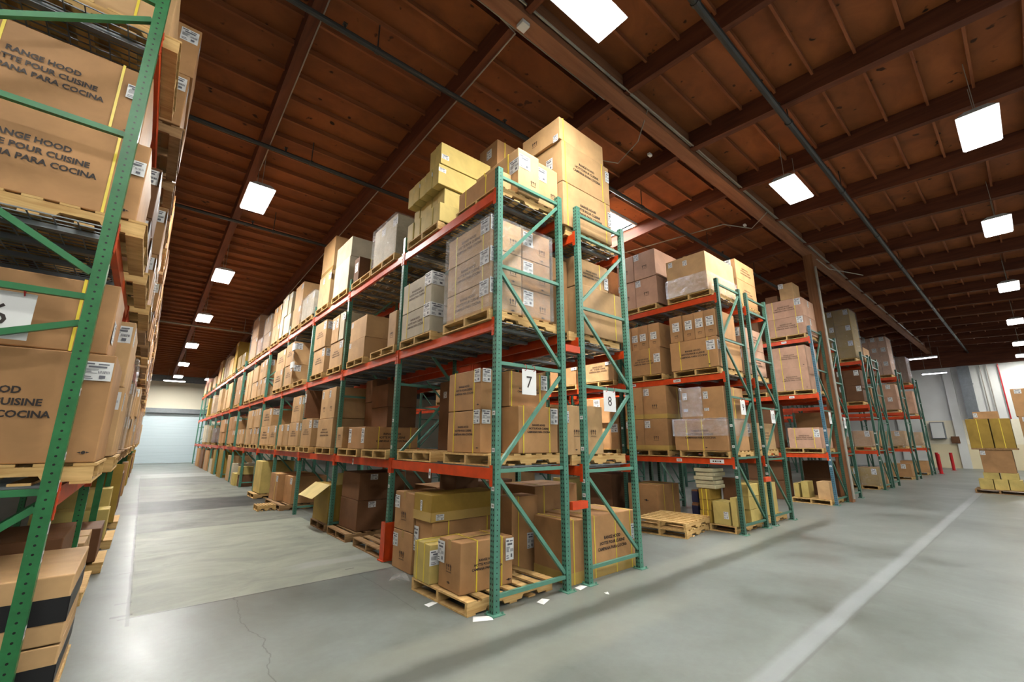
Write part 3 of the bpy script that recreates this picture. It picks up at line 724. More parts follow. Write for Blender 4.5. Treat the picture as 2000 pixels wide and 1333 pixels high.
def brace_mesh(L, mat):
    k = ('br', round(L, 3), mat)
    if k not in _cache: _cache[k] = MB().box(0, L, -.018, .018, -.02, .02).mesh('brace', M[mat])
    return _cache[k]
def plate_mesh():
    if 'plate' not in _cache: _cache['plate'] = MB().box(-.075, .075, -.075, .075, 0, .008).box(-.06, -.045, .05, .065, .008, .03).box(.045, .06, -.065, -.05, .008, .03).mesh('foot_plate', M['brace'])
    return _cache['plate']
def binlabel_mesh():
    if 'bl' not in _cache:
        b = MB(); b.quad((-.5, 0, -.5), (.5, 0, -.5), (.5, 0, .5), (-.5, 0, .5)); b.cur = 1
        for x0, x1 in ((-.3, -.2), (-.14, -.02), (.04, .12), (.18, .3)): b.quad((x0, -.002, -.2), (x1, -.002, -.2), (x1, -.002, .2), (x0, -.002, .2))
        _cache['bl'] = b.mesh('location_label', [M['label'], M['ink_soft']])
    return _cache['bl']
def rack(xf, y0, nb, levels, label, H=5.08, hz=HZ7, dg=DG7, pm='post', bmt='brace', detail=2, decks=True, faces=(0, 1), deckn=None, blab='-x', pm0=None):
    """xf is the middle of the post on the smaller-x side; frames stand every PIT along y"""
    o = empty('pallet_rack', (xf, y0, 0))
    for k in range(nb + 1):
        y = k * PIT
        if k < detail:
            f = empty('upright_frame', (0, y, 0), o)
            for i, x in enumerate((0, D)):
                pmx = pm0 if (pm0 and i == 0 and k == 0) else pm
                put('post', post_mesh(H, pmx), (x, 0, 0), f); put('foot_plate', plate_mesh(), (x, -.01, .0), f)
            for z in hz: put('brace', brace_mesh(D - .076, bmt), (.038, 0, z), f)
            for (s, za, zb, e) in dg:
                xa, xb = (D - .038 if s else .038), (D - .038 if e else .038)
                L = math.hypot(xb - xa, zb - za); q = put('brace', brace_mesh(L, bmt), (xa, 0, za), f)
                q.rotation_euler = (0, -math.atan2(zb - za, xb - xa), 0)
            for x in ((0,) if blab == '-x' else (D,)):
                for z in ((1.03, 1.2, 1.6, 2.0) if blab == '-x' else (.62, 1.02, 1.18, 1.42, 1.6, 2.0)):
                    if blab == '-x': put('location_label', binlabel_mesh(), (-.0395, -.002, z), f, R(-90), (.05, 1, .045))
                    else: put('location_label', binlabel_mesh(), (D + .0395, -.002, z), f, R(90), (.05, 1, .07 if z < 1.5 else .05))
        else:
            put('upright_frame', frame_far(H, hz, dg, pm, bmt), (0, y, 0), o)
    for lv in levels:
        for k in range(nb):
            if 0 in faces: put('beam', beam_mesh(), (-.016, k * PIT, lv), o)
            if 1 in faces:
                q = put('beam', beam_mesh(), (D + .016, k * PIT, lv), o); q.scale = (-1, 1, 1)
            if decks and (deckn is None or k < deckn): put('wire_deck', deck_mesh(), (0, k * PIT, lv), o)
    tag(o, label, 'pallet rack', 'pallet racks')
    return o
L7 = [1.41, 3.08, 4.77]; L8 = [1.38, 3.06, 4.66]; L9 = [1.37, 3.05, 4.73]
r6 = rack(-3.36 - D, .12, 13, [1.41, 3.17, 4.85], 'leaf-green pallet rack with the sign 6 on its end', H=6.6, hz=[.45, 1.39, 2.63, 3.88, 5.1, 6.3], dg=[(0, .5, 1.3, 1), (0, 2.1, 2.45, 1), (0, 3.42, 2.80, 1), (0, 4.25, 4.93, 1)], pm='post6', bmt='brace6', blab='+x')
r7 = rack(0, 0, 14, L7, 'long teal-green pallet rack with the sign 7 on its end')
r8 = rack(D + .39, 0, 10, L8, 'teal-green pallet rack with the sign 8 on its end', hz=HZ8, dg=DG8, deckn=5)
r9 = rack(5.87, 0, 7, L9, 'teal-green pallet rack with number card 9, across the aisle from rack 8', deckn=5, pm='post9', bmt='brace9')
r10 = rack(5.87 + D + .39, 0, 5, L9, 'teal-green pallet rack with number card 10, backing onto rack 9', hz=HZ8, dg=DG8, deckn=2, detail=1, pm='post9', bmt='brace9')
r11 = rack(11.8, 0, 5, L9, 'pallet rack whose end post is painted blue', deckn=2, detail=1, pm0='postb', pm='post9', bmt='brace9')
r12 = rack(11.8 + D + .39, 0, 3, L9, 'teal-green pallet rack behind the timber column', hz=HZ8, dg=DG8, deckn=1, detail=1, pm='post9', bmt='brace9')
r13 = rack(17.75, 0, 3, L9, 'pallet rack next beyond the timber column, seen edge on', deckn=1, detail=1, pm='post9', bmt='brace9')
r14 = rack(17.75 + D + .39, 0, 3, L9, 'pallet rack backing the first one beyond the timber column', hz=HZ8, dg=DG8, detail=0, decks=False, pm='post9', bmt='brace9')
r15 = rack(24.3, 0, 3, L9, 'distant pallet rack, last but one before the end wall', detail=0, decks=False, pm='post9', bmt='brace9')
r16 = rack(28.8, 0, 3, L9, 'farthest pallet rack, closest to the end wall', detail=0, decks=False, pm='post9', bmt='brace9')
# row spacers, post guard
sp = MB().box(-.14, .14, -.03, .03, -.045, .045).mesh('row_spacer', M['beam'])
put('row_spacer', sp, (D + .195, -.045, .93), r7); put('row_spacer', sp, (D + .195, 0, 2.9), r7)
put('row_spacer', sp, (D + .195, -.045, .93), r9)
b = MB()
for s in (-1, 1): b.box(-.075, .065, s * .062 - .008, s * .062 + .008, 0, .52)
b.box(-.085, -.07, -.07, .07, 0, .52); b.box(-.11, .08, -.09, .09, 0, .01)
put('post_guard', b.mesh('post_guard', M['beam']), (0, PIT, 0.009), r7)
# shelf location labels on the beams
for (rk, pts) in ((r7, [(1.35, 1.28, .05, .12), (4.1, 1.33, .06, .10)]), (r9, [(1.15, 1.31, .12, .06), (.35, 1.31, .28, .075), (1.05, 2.99, .17, .06), (2.2, 2.99, .2, .06)]), (r11, [(.7, 2.99, .14, .06), (.7, 4.67, .14, .06)])):
    for (y, z, w_, h_) in pts: put('shelf_label', binlabel_mesh(), (-.0405, y, z), rk, R(-90), (w_, 1, h_))

def sign(x, z, w, h, y, digit, label, tilt=0.0):
    o = empty('number_sign', (x, y, z))
    put('card', MB().box(-w / 2, w / 2, -.002, .002, 0, h).mesh('card', M['label']), parent=o)
    me, tw, th = text_mesh(digit, M['ink'], 0.0)
    k = h * 0.46 / th; put('digit', me, (0, -.004, h * .5), o, 0, (k, 1, k))
    for s in (-1, 1):
        b = MB(); n = 12
        pts = [(s * w * .3 + .004 * math.sin(i), .03 * math.cos(2 * math.pi * i / n), h + .02 + .038 * math.sin(2 * math.pi * i / n)) for i in range(n + 1)]
        put('cable_tie', b.tube(pts, .004, 5, cap=False).mesh('cable_tie', M['redtie']), parent=o)
    if tilt: o.rotation_euler = (0, R(tilt), 0)
    tag(o, label, 'sign', 'rack number signs')
sign(.462, 2.23, .225, .30, -.035, '7', 'white card sign printed 7 hanging on the rack end brace')
sign(1.99, 2.10, .265, .29, -.035, '8', 'white card sign printed 8 hanging on the rack end brace')
sign(-3.76, 2.30, .29, .30, .145, '6', 'white card sign printed 6 tied to the leaf-green rack brace')
sign(6.4, 2.23, .22, .30, -.035, '9', 'white number card on the rack across the aisle from sign 8')
sign(7.95, 2.10, .22, .29, -.035, '10', 'white number card on the rack just beyond the number card 9')
sign(12.33, 2.2, .22, .34, -.035, '11', 'white number card on the end of the blue-post rack')
sign(13.8, 2.1, .22, .34, -.035, '12', 'white number card on the rack just behind the timber column')


# ------------------------------------------------------------------ loads: pallets, cartons, film
SH = {1: 'low shelf', 2: 'middle shelf', 3: 'top shelf', 0: 'floor'}
def film(x0, x1, y0, y1, z0, z1, label, n=10, top=True):
    y0, y1 = trim(x0, x1, y0, y1, .053)
    rr = random.Random(int(x0 * 100 + y0 * 10)); b = MB()
    def side(p, q):
        k = len(b.v)
        for i in range(n + 1):
            for j in range(n + 1):
                u, v = i / n, j / n
                nx_, ny_ = (q[1] - p[1]), -(q[0] - p[0]); L = math.hypot(nx_, ny_)
                off = rr.uniform(0, .009) if 0 < i < n and 0 < j < n else .004
                b.v.append((p[0] + (q[0] - p[0]) * u + nx_ / L * off, p[1] + (q[1] - p[1]) * u + ny_ / L * off, z0 + (z1 - z0) * v))
        for i in range(n):
            for j in range(n): a = k + i * (n + 1) + j; b.f.append((a, a + n + 1, a + n + 2, a + 1)); b.mi.append(0)
    side((x0, y1), (x0, y0)); side((x0, y0), (x1, y0)); side((x1, y0), (x1, y1)); side((x1, y1), (x0, y1))
    if top: b.quad((x0, y0, z1), (x1, y0, z1), (x1, y1, z1), (x0, y1, z1))
    cx, cy = (x0 + x1) / 2, (y0 + y1) / 2
    b.v = [(v[0] - cx, v[1] - cy, v[2] - z0) for v in b.v]
    o = put('stretch_film', b.mesh('stretch_film', M['film']), (cx, cy, z0))
    for p in o.data.polygons: p.use_smooth = True
    tag(o, label, 'plastic wrap'); return o
A = (('-x', .86, .82, .20, .15),)                     # sticker high on the near end of the aisle side
AB = (('-x', .88, .80, .19, .18), ('-y', .12, .80, .19, .18))
def T(lv, y, extra=''):                                # where a pallet stands along rack 7
    bay = int(y // PIT); pos = 'near' if (y - bay * PIT) < PIT * .42 else 'far'
    return '%s%s pallet, %s, %s bay of rack 7' % (extra, pos, SH[lv], ORD[min(bay, 14)])
G7 = {1: 'cartons on the low shelf of rack 7', 2: 'cartons on the middle shelf of rack 7', 3: 'cartons on the top shelf of rack 7', 0: 'cartons on the floor under rack 7'}
def jot(a, b, n): return [a + (b - a) * i / n for i in range(n + 1)]

# ---- rack 7 top shelf
x0 = -.06
pallet(.62, .56, 4.777, 'near pallet, top shelf, first bay of rack 7', near=True)
carton(.34, .72, .02, 1.0, 4.91, 5.575, 'aisle side of the pair, top shelf end of rack 7', c='tan', lab=(('-x', .92, .62, .2, .2), ('-y', .3, .72, .2, .2)), strap=('y', (.22, .78)), icon=(('-y', .7, .3, .12),), group=G7[3], jit=.003)
carton(.735, 1.13, .02, 1.0, 4.91, 5.56, 'flue side of the pair, top shelf end of rack 7', c='tan', lab=(('-y', .18, .72, .2, .2),), icon=(('-y', .75, .3, .12),), group=G7[3], jit=.003)
carton(.06, .325, .15, 1.02, 4.91, 5.20, 'lying low before the pair, top shelf end of rack 7', c='brown', strap=('y', (.25, .8)), group=G7[3])
pallet(.5, 1.88, 4.777, 'far pallet, top shelf, first bay of rack 7', near=True, sx=.98)
Y = 'yellow stack on the top shelf of rack 7'
stack(-.06, .80, jot(1.36, 2.40, 5), [4.91, 5.22], 'bottom layer, ' + Y, c='yellow', group='long yellow-kraft cartons on rack 7', adj='long')
stack(.05, .85, jot(1.42, 2.44, 5), [5.22, 5.53], 'recessed layer, ' + Y, c='yellow', group='long yellow-kraft cartons on rack 7', adj='long')
stack(-.10, .80, jot(1.38, 2.40, 5), [5.53, 5.875], 'overhanging layer, ' + Y, c='yellow', group='long yellow-kraft cartons on rack 7', adj='long', lab=(('-y', .07, .72, .13, .07),))
stack(-.08, .88, jot(1.36, 1.74, 2), [5.876, 6.25], 'crown, ' + Y, c='yellow', group='long yellow-kraft cartons on rack 7', adj='long', lab=(('-y', .08, .35, .13, .08),))
stack(.9, 1.36, [1.2, 1.72], [4.91, 5.5, 6.1, 6.70], 'stack behind the yellow cartons on the top shelf of rack 7', c='brown', lab=(('-x', .55, .7, .14, .17),), strap=('x', (.35,)), group=G7[3])
def clear_of_frames(y0, y1, off=0.0, m=.05):
    for k in range(16):
        f = off + k * PIT
        if y0 - m < f < y1 + m:
            if f - y0 > y1 - f: y1 = f - m
            else: y0 = f + m
    return y0, y1
def load(lv, y0, y1, zs, n=1, c='brown', x1=1.02, pal=True, lab=A, text=None, wrap=False, xf=-.06, cols=None, hint='', icon=(), strap=None, big=1, pmat='pallet', adj=None):
    y0, y1 = clear_of_frames(y0, y1)
    zb = L7[lv - 1] if lv else 0.0
    place = T(lv, (y0 + y1) / 2, hint)
    if pal: pallet(.5, (y0 + y1) / 2, zb + (.008 if lv else 0.001), place, mat=pmat, sy=max(.8, min(1.05, (y1 - y0) * 1.02)), near=(y0 < 6 and lv > 0))
    stack(xf, x1, cols or jot(y0, y1, n), zs, place, c=c, lab=lab, text=text, group=G7[lv], icon=icon, strap=strap, big=big, soft=False, adj=adj)
    if wrap: film(xf - .03, x1 + .02, y0 - .015, y1 + .015, zs[0] + .01, zs[-1] + .012, 'clear stretch film around the load, ' + place)
# further along the top shelf
load(3, 2.86, 3.88, [4.91, 5.68], 2, 'pale', wrap=True, x1=1.0, adj='tall')
carton(-.06, .42, 4.62, 4.90, 4.91, 5.45, 'alone on the far pallet, top shelf, second bay of rack 7', c='dark', lab=(('-x', .5, .6, .16, .2),), strap=('x', (.5,)), group=G7[3], adj='slim')
pallet(.5, 4.42, 4.777, 'far pallet, top shelf, second bay of rack 7', near=True)
load(3, 5.20, 6.2, [4.91, 5.67], 2, 'pale', lab=(('-x', .2, .85, .05, .05),), adj='tall')
carton(-.06, 1.0, 5.2, 6.19, 5.672, 6.14, 'laid across two tall ones, top shelf, third bay of rack 7', c='pale', group=G7[3], adj='wide')
load(3, 6.50, 7.45, [4.91, 5.76], 2, 'tan', adj='tall')
carton(-.04, .9, 6.5, 7.42, 5.762, 6.66, 'laid over a pair, top shelf, third bay of rack 7', c='tan', group=G7[3], band=(0, .12, 'tape'), adj='big')
load(3, 7.72, 8.95, [4.91, 5.57], 2, 'pale', wrap=True)
load(3, 9.08, 9.95, [4.91, 5.5, 6.21], 1, 'tan', strap=('x', (.7,)))
load(3, 10.35, 11.55, [4.91, 5.55, 6.25], 3, 'pale', wrap=False)
load(3, 11.70, 12.7, [4.91, 5.5, 6.18], 2, 'tan')
load(3, 13.1, 14.2, [4.91, 5.5, 6.14], 2, 'tan', wrap=True)
load(3, 14.35, 15.2, [4.91, 5.5], 1, 'pink', wrap=True)
load(3, 15.5, 16.9, [4.91, 5.8, 6.65], 1, 'brown', wrap=True)
load(3, 17.95, 19.9, [4.91, 5.5], 2, 'olive')
load(3, 20.0, 21.3, [4.91, 5.6, 6.42], 1, 'olive', strap=('x', (.4,)))
load(3, 21.6, 23.0, [4.91, 5.8], 2, 'tan')
load(3, 23.1, 24.5, [4.91, 5.5, 6.08], 2, 'tan', wrap=True)
load(3, 25.0, 25.9, [4.91, 5.7], 1, 'yellow')
load(3, 26.0, 27.2, [4.91, 5.6, 6.25], 1, 'brown', strap=('x', (.5,)))
load(3, 27.6, 29.6, [4.91, 5.55], 2, 'tan')
load(3, 31.0, 32.2, [4.91, 5.5], 1, 'tan')
load(3, 33.0, 34.8, [4.91, 5.6, 6.0], 2, 'pink')

# ---- rack 7 middle shelf
P = 'film-wrapped end load, middle shelf of rack 7'
pallet(.5, .55, 3.088, 'under the film-wrapped load on the middle shelf end of rack 7', near=True, sy=1.1)
for j, (xa, xb) in enumerate(((-.05, .43), (.45, .95))):
    for i, (za, zb) in enumerate(((3.22, 3.60), (3.602, 4.01), (4.012, 4.43))):
        carton(xa, xb, -.02 + .09 * j, 1.06, za, zb, '%s %s, %s' % (('aisle side', 'flue side')[j], ('bottom', 'middle', 'top')[i], P), c='tan' if j == 0 else 'brown', adj='long',
               text='-x' if j == 0 else None, big=0, lab=((('-x', .86, .78, .19, .2), ('-y', .14, .78, .19, .2)) if j == 0 else (('-y', .2, .68, .17, .2),)), icon=(('-y', .7, .35, .14),), mark=(('-y', .7, .1, .06),), group=G7[2], jit=.003, strap=('y', (.18, .8)) if j == 0 else None)
film(-.085, .985, -.045, 1.085, 3.24, 4.45, 'clear stretch film around the six cartons on the middle shelf end of rack 7', n=16)
pallet(.5, 1.92, 3.088, 'far pallet, middle shelf, first bay of rack 7', near=True, sy=.98)
for i, (za, zb) in enumerate(((3.22, 3.64), (3.642, 4.13))):
    carton(-.08, 1.0, 1.47, 2.37, za, zb, '%s of the far pair, middle shelf, first bay of rack 7' % ('lower', 'upper')[i], c='pale', text='-x', big=0, strap=('y', (.2, .8)), lab=(('-x', .90, .8, .2, .2), ('-y', .1, .8, .22, .2)), group=G7[2], jit=.003, adj='wide')
pallet(.5, 3.1, 3.088, 'near pallet, middle shelf, second bay of rack 7', near=True)
carton(-.06, .9, 2.64, 2.93, 3.22, 3.81, 'alone on the near pallet, middle shelf, second bay of rack 7', c='tan', icon=(('-x', .5, .3, .15),), lab=(('-y', .14, .4, .17, .17),), group=G7[2])
load(2, 3.95, 4.78, [3.22, 3.605, 4.04], 1, 'tan', strap=('x', (.45,)), lab=(('-x', .1, .8, .1, .1),))
load(2, 5.17, 6.0, [3.22, 3.78], 1, 'tan', text='-x', big=0)
carton(-.07, .95, 4.99, 5.47, 3.782, 4.385, 'upper wide one, near pallet, middle shelf, third bay of rack 7', c='pale', lab=A, group=G7[2])
stack(-.07, .95, [5.5, 5.74, 5.98], [3.782, 4.38], 'upper pair, middle shelf, third bay of rack 7', c='tan', lab=(('-x', .5, .7, .14, .2),), group=G7[2])
load(2, 6.42, 7.3, [3.22, 3.82, 4.48], 1, 'tan', text='-x', big=0, lab=AB)
pallet(.5, 8.45, 3.088, 'empty near pallet, middle shelf, fourth bay of rack 7')
load(2, 9.30, 10.22, [3.22, 3.80, 4.45], 1, 'tan', text='-x', big=0, lab=AB)
load(2, 10.32, 11.45, [3.22, 3.80, 4.42], 1, 'tan', text='-x', big=0)
load(2, 12.85, 13.4, [3.22, 3.81, 4.46], 1, 'tan', lab=AB, hint='post-side ')
load(2, 13.5, 14.1, [3.22, 3.81, 4.45], 1, 'tan', text='-x', big=0)
load(2, 14.25, 15.3, [3.22, 3.81, 4.40], 2, 'tan')
load(2, 15.5, 16.7, [3.22, 3.81, 4.38], 2, 'tan')
load(2, 17.95, 19.3, [3.22, 3.85, 4.46], 1, 'brown', lab=AB)
load(2, 20.5, 21.8, [3.22, 3.85, 4.40], 2, 'tan')
load(2, 22.2, 23.4, [3.22, 3.8, 4.2], 2, 'tan')
load(2, 24.0, 25.4, [3.22, 3.8, 4.4], 2, 'tan')
load(2, 27.2, 29.0, [3.22, 3.8, 4.3], 2, 'tan', wrap=True)
load(2, 29.8, 31.6, [3.22, 4.3], 2, 'olive')

# ---- rack 7 low shelf
pallet(.62, .66, 1.418, 'near pallet, low shelf, first bay of rack 7', near=True)
pallet(.55, 1.86, 1.418, 'empty far pallet, low shelf, first bay of rack 7', near=True)
Q = 'low shelf end of rack 7'
for i, (za, zb) in enumerate(((1.552, 2.07), (2.072, 2.58))):
    carton(.13, .45, .48, 1.22, za, zb, '%s of the aisle-side pair, %s' % (('lower', 'upper')[i], Q), c='brown', text='-x', strap=('y', (.2, .8)), lab=(('-x', .9, .84, .13, .17), ('-y', .25, .84, .13, .17)), mark=(('-x', .92, .12, .05),), group=G7[1], jit=.003)
carton(.47, 1.14, .17, .95, 1.552, 2.12, 'low one behind the number card 7, ' + Q, c='brown', text='-y', strap=('x', (.12, .78)), lab=(('-y', .9, .8, .13, .2),), group=G7[1], jit=.003)
carton(.47, 1.12, .35, 1.15, 2.122, 2.57, 'upper one behind the number card 7, ' + Q, c='brown', text='-y', strap=('x', (.06, .82)), lab=(('-y', .93, .75, .12, .2),), group=G7[1], jit=.003)
pallet(.5, 3.15, 1.418, 'near pallet, low shelf, second bay of rack 7', near=True)
pallet(.5, 4.35, 1.418, 'far pallet, low shelf, second bay of rack 7', near=True)
carton(-.06, .95, 3.6, 4.38, 1.552, 1.93, 'low and long across two pallets, low shelf, second bay of rack 7', c='brown', text='-y', strap=('x', (.25, .85)), lab=(('-x', .12, .6, .13, .25), ('-x', .9, .6, .13, .25)), group=G7[1])
carton(-.06, .43, 4.70, 5.03, 1.552, 1.95, 'small, far pallet, low shelf, second bay of rack 7', c='tan', icon=(('-x', .5, .5, .15),), group=G7[1], soft=True, adj='')
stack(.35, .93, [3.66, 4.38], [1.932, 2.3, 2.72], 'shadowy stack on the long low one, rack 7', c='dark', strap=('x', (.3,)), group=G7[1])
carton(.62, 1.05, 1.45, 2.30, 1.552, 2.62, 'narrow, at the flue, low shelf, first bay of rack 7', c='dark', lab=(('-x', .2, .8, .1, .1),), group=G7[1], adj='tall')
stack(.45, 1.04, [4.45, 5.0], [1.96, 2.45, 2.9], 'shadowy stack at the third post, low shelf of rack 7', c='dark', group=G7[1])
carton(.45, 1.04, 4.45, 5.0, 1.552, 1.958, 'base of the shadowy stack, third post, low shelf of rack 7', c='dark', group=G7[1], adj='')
load(1, 5.30, 6.28, [1.552, 2.14], 1, 'tan', text='-x', lab=(), adj='wide', big=0)
stack(-.06, .95, [5.27, 5.75, 6.24], [2.142, 2.78], 'upper pair, near pallet, low shelf, third bay of rack 7', c='tan', lab=(('-x', .25, .8, .1, .15),), icon=(('-x', .5, .3, .16),), group=G7[1], adj='upright')
load(1, 6.80, 7.72, [1.552, 2.19], 1, 'tan', text='-x', lab=AB, big=0)
carton(-.05, 1.0, 7.51, 7.82, 2.22, 2.9, 'slim, on top, low shelf, third bay of rack 7', c='dark', lab=(('-x', .5, .7, .12, .2),), strap=('x', (.5,)), group=G7[1], adj='upright')
load(1, 7.90, 8.78, [1.552, 2.14], 1, 'tan', text='-x', lab=AB, big=0)
carton(-.06, .95, 7.90, 8.72, 2.142, 2.80, 'upper, near pallet, low shelf, fourth bay of rack 7', c='tan', text='-x', lab=AB, group=G7[1], big=0, adj='upright')
load(1, 8.9, 9.95, [1.552, 2.12], 2, 'tan')
load(1, 10.3, 11.15, [1.552, 2.12], 1, 'tan', lab=AB, text='-x', big=0)
load(1, 11.2, 12.55, [1.552, 2.12, 2.66], 1, 'tan', lab=AB, text='-x', big=0)
load(1, 12.8, 13.9, [1.552, 2.1, 2.75], 2, 'tan', lab=AB)
load(1, 14.1, 15.2, [1.552, 2.1, 2.75], 2, 'tan', lab=AB)
load(1, 15.7, 17.2, [1.552, 2.1], 2, 'tan')
load(1, 18.2, 19.9, [1.552, 2.1, 2.7], 2, 'brown', lab=AB)
load(1, 21.0, 22.7, [1.552, 2.05, 2.66], 2, 'brown', lab=AB)
load(1, 24.0, 26.0, [1.552, 2.3], 2, 'dark', wrap=True)
load(1, 26.6, 28.0, [1.552, 2.5], 2, 'olive', wrap=True)
load(1, 29.0, 31.0, [1.552, 2.6], 2, 'pale')

# ---- rack 7 floor
GF = G7[0]
pallet(.33, .665, .001, 'standing askew under the end of rack 7 with two cartons on it', near=True, rz=2.0, sx=1.06, sy=1.1)
carton(-.225, .475, .285, .735, .134, .64, 'dusty-topped, just behind the end post of rack 7', c='brown', text='-y', strap=('x', (.30, .78)), tape='x', lab=(('-x', .14, .72, .15, .22), ('-y', .93, .72, .115, .23)), icon=(('-x', .5, .42, .13),), mark=(('-y', .92, .1, .06), ('-x', .5, .16, .06)), group=GF, jit=.004, rz=-1.5, adj='long strapped')
carton(-.30, .28, .80, 1.17, .134, .55, 'beside the dusty one on the skewed pallet under rack 7', c='yellow', strap=('y', (.35, .8)), lab=(('-y', .16, .66, .2, .16),), group=GF, jit=.004, adj='small strapped')
carton(-.04, 1.02, 1.22, 1.66, .002, .70, 'under the yellow-kraft one against the post guard side, floor of rack 7', c='brown', text='-y', strap=('x', (.22, .8)), lab=(('-x', .1, .65, .12, .3),), mark=(('-y', .06, .6, .06),), group=GF, jit=.003, adj='long')
carton(-.08, .98, 1.20, 1.66, .703, 1.03, 'topmost over the long brown one on the floor of rack 7', c='olive', lab=(('-x', .45, .55, .05, .13), ('-y', .12, .16, .12, .07)), group=GF, jit=.004, adj='long taped', band=(0, .34, 'ytape'))
for i, (za, zb) in enumerate(((.002, .50), (.502, 1.0))):
    carton(-.06, .55, 1.69, 2.26, za, zb, '%s of the pair beside the orange post guard' % ('lower', 'upper')[i], c='brown', tape='x', icon=(('-x', .5, .35, .17),), lab=(('-x', .14, .72, .15, .17),), group=GF, jit=.004)
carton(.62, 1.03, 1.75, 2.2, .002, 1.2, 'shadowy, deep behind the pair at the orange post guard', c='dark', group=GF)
carton(.93, 1.40, .84, 1.18, .002, .96, 'upright behind the big strapped one, floor between racks 7 and 8', c='brown', lab=(('-y', .7, .4, .12, .2),), strap=('x', (.25,)), group=GF)
carton(1.215, 1.497, .07, .72, .002, .735, 'wedged in the flue between the end posts of racks 7 and 8', c='brown', strap=('x', (.28,)), group=GF, jit=.004, band=(0, .18, 'ytape'), adj='upright')
carton(.88, 1.52, .86 + .34, 1.70, .002, .99, 'with faint print, deep in the flue under racks 7 and 8', c='brown', text='-y', group=GF) if False else None
carton(1.53, 2.60, .09, .82, .002, .745, 'on the floor under the sign 8, yellow-taped foot', c='brown', text='-y', strap=('x', (.16, .57, .89)), lab=(('-y', .935, .62, .1, .2),), group='cartons of rack 8', jit=.004, band=(0, .20, 'ytape'), adj='big strapped')
carton(1.5, 2.4, 1.0, 1.75, .002, 1.05, 'with faint print behind the big strapped one under rack 8', c='brown', text='-y', strap=('x', (.2,)), group='cartons of rack 8', adj='big')
carton(1.1, 1.95, 1.25, 1.75, 1.053, 1.30, 'flat on top below the first beam between racks 7 and 8', c='tan', group='cartons of rack 8', adj='flat') if False else None
pallet(.52, 3.2, .001, 'dark, flat and empty on the floor just past the orange post guard', mat='pallet_old', near=True, sy=1.1)
pallet(.5, 5.6, .001, 'under the open-flapped carton on the floor of rack 7', mat='pallet_old', near=True)
ob = carton(-.05, .95, 5.17, 6.1, .134, .84, 'open flaps hanging out towards the aisle, floor of rack 7', c='olive', group=GF, adj='open')
b = MB(); w, d_ = 1.0, .93
b.hexa([(-w / 2, -d_ / 2, .71), (-w / 2, d_ / 2, .71), (-w / 2 - .30, d_ / 2 + .03, .47), (-w / 2 - .30, -d_ / 2 + .03, .47), (-w / 2, -d_ / 2, .716), (-w / 2, d_ / 2, .716), (-w / 2 - .305, d_ / 2 + .03, .477), (-w / 2 - .305, -d_ / 2 + .03, .477)])
put('flap', b.mesh('flap', M['yellow']), (0, 0, 0), ob)
b = MB(); b.hexa([(-w / 2 + .12, -d_ / 2, .712), (-w / 2 + .5, -d_ / 2, .712), (-w / 2 + .46, -d_ / 2 + .02, .93), (-w / 2 + .14, -d_ / 2 + .02, .93), (-w / 2 + .12, -d_ / 2, .717), (-w / 2 + .5, -d_ / 2, .717), (-w / 2 + .46, -d_ / 2 + .025, .93), (-w / 2 + .14, -d_ / 2 + .025, .93)])
put('flap', b.mesh('flap', M['yellow']), (0, 0, 0), ob)
stack(.1, 1.0, [4.1, 4.98], [.14, .65, 1.12], 'pallet before the open-flapped carton, floor of rack 7', c='dark', lab=(('-y', .3, .85, .14, .1),), group=GF)
pallet(.5, 4.55, .001, 'under the dark pair before the open-flapped carton, rack 7', mat='pallet_old')
carton(.1, .95, 2.75, 3.6, .134, .55, 'low and shadowy on the dark empty-looking pallet past the post guard', c='dark', group=GF) if False else None
stack(.05, .9, [8.40, 9.15], [.14, .80], 'pallet in the fourth floor bay of rack 7, nearer half', c='brown', lab=A, group=GF, adj='')
stack(-.08, .8, [9.22, 10.1], [.14, .82], 'pallet in the fourth floor bay of rack 7, farther half', c='brown', lab=A, strap=('y', (.3,)), group=GF, adj='')
pallet(.42, 9.25, .001, 'in the fourth floor bay of rack 7', mat='pallet_old', sy=1.7)
pallet(-.39, 8.9, .001, 'small, poking into the aisle, fourth floor bay of rack 7', sx=.35, sy=.5)
carton(-.1, .8, 11.35, 12.35, .134, 1.06, 'standing full height on the floor, fifth bay of rack 7', c='yellow', group=GF, adj='tallest')
pallet(.35, 11.85, .001, 'under the tall yellow-kraft carton on the floor of rack 7')
carton(-.02, .5, 15.1, 15.9, .002, .42, 'low on the floor, sixth bay of rack 7', c='dark', group=GF)
carton(-.06, .4, 15.2, 15.8, .43, .72, 'bright on top of the dark one, floor, sixth bay of rack 7', c='yellow', group=GF)
carton(-.1, .5, 16.0, 16.8, .002, .44, 'pale and strapped on the floor, seventh bay of rack 7', c='yellow', strap=('y', (.3, .7)), group=GF)
carton(0, .8, 17.4, 17.9, .002, .75, 'floor, seventh bay of rack 7', c='pale', group=GF, adj='upright')
carton(0, .8, 18.3, 19.2, .002, 1.05, 'floor, eighth bay of rack 7', c='tan', group=GF, adj='upright')
carton(-.05, .9, 20.2, 21.8, .002, 1.25, 'floor, ninth bay of rack 7', c='olive', group=GF)
carton(-.05, .9, 22.6, 24.0, .002, 1.2, 'floor, tenth bay of rack 7, nearer one', c='olive', group=GF)
carton(-.05, .9, 24.3, 25.2, .002, .7, 'floor, tenth bay of rack 7, lower one', c='pale', group=GF)
carton(-.05, .9, 26.2, 27.9, .002, 1.1, 'floor, eleventh bay of rack 7', c='brown', group=GF)
carton(-.05, .9, 29.0, 30.8, .002, 1.1, 'floor, twelfth bay of rack 7', c='dark', group=GF)
carton(-.05, .9, 31.5, 33.3, .002, 1.15, 'floor, thirteenth bay of rack 7', c='brown', group=GF)

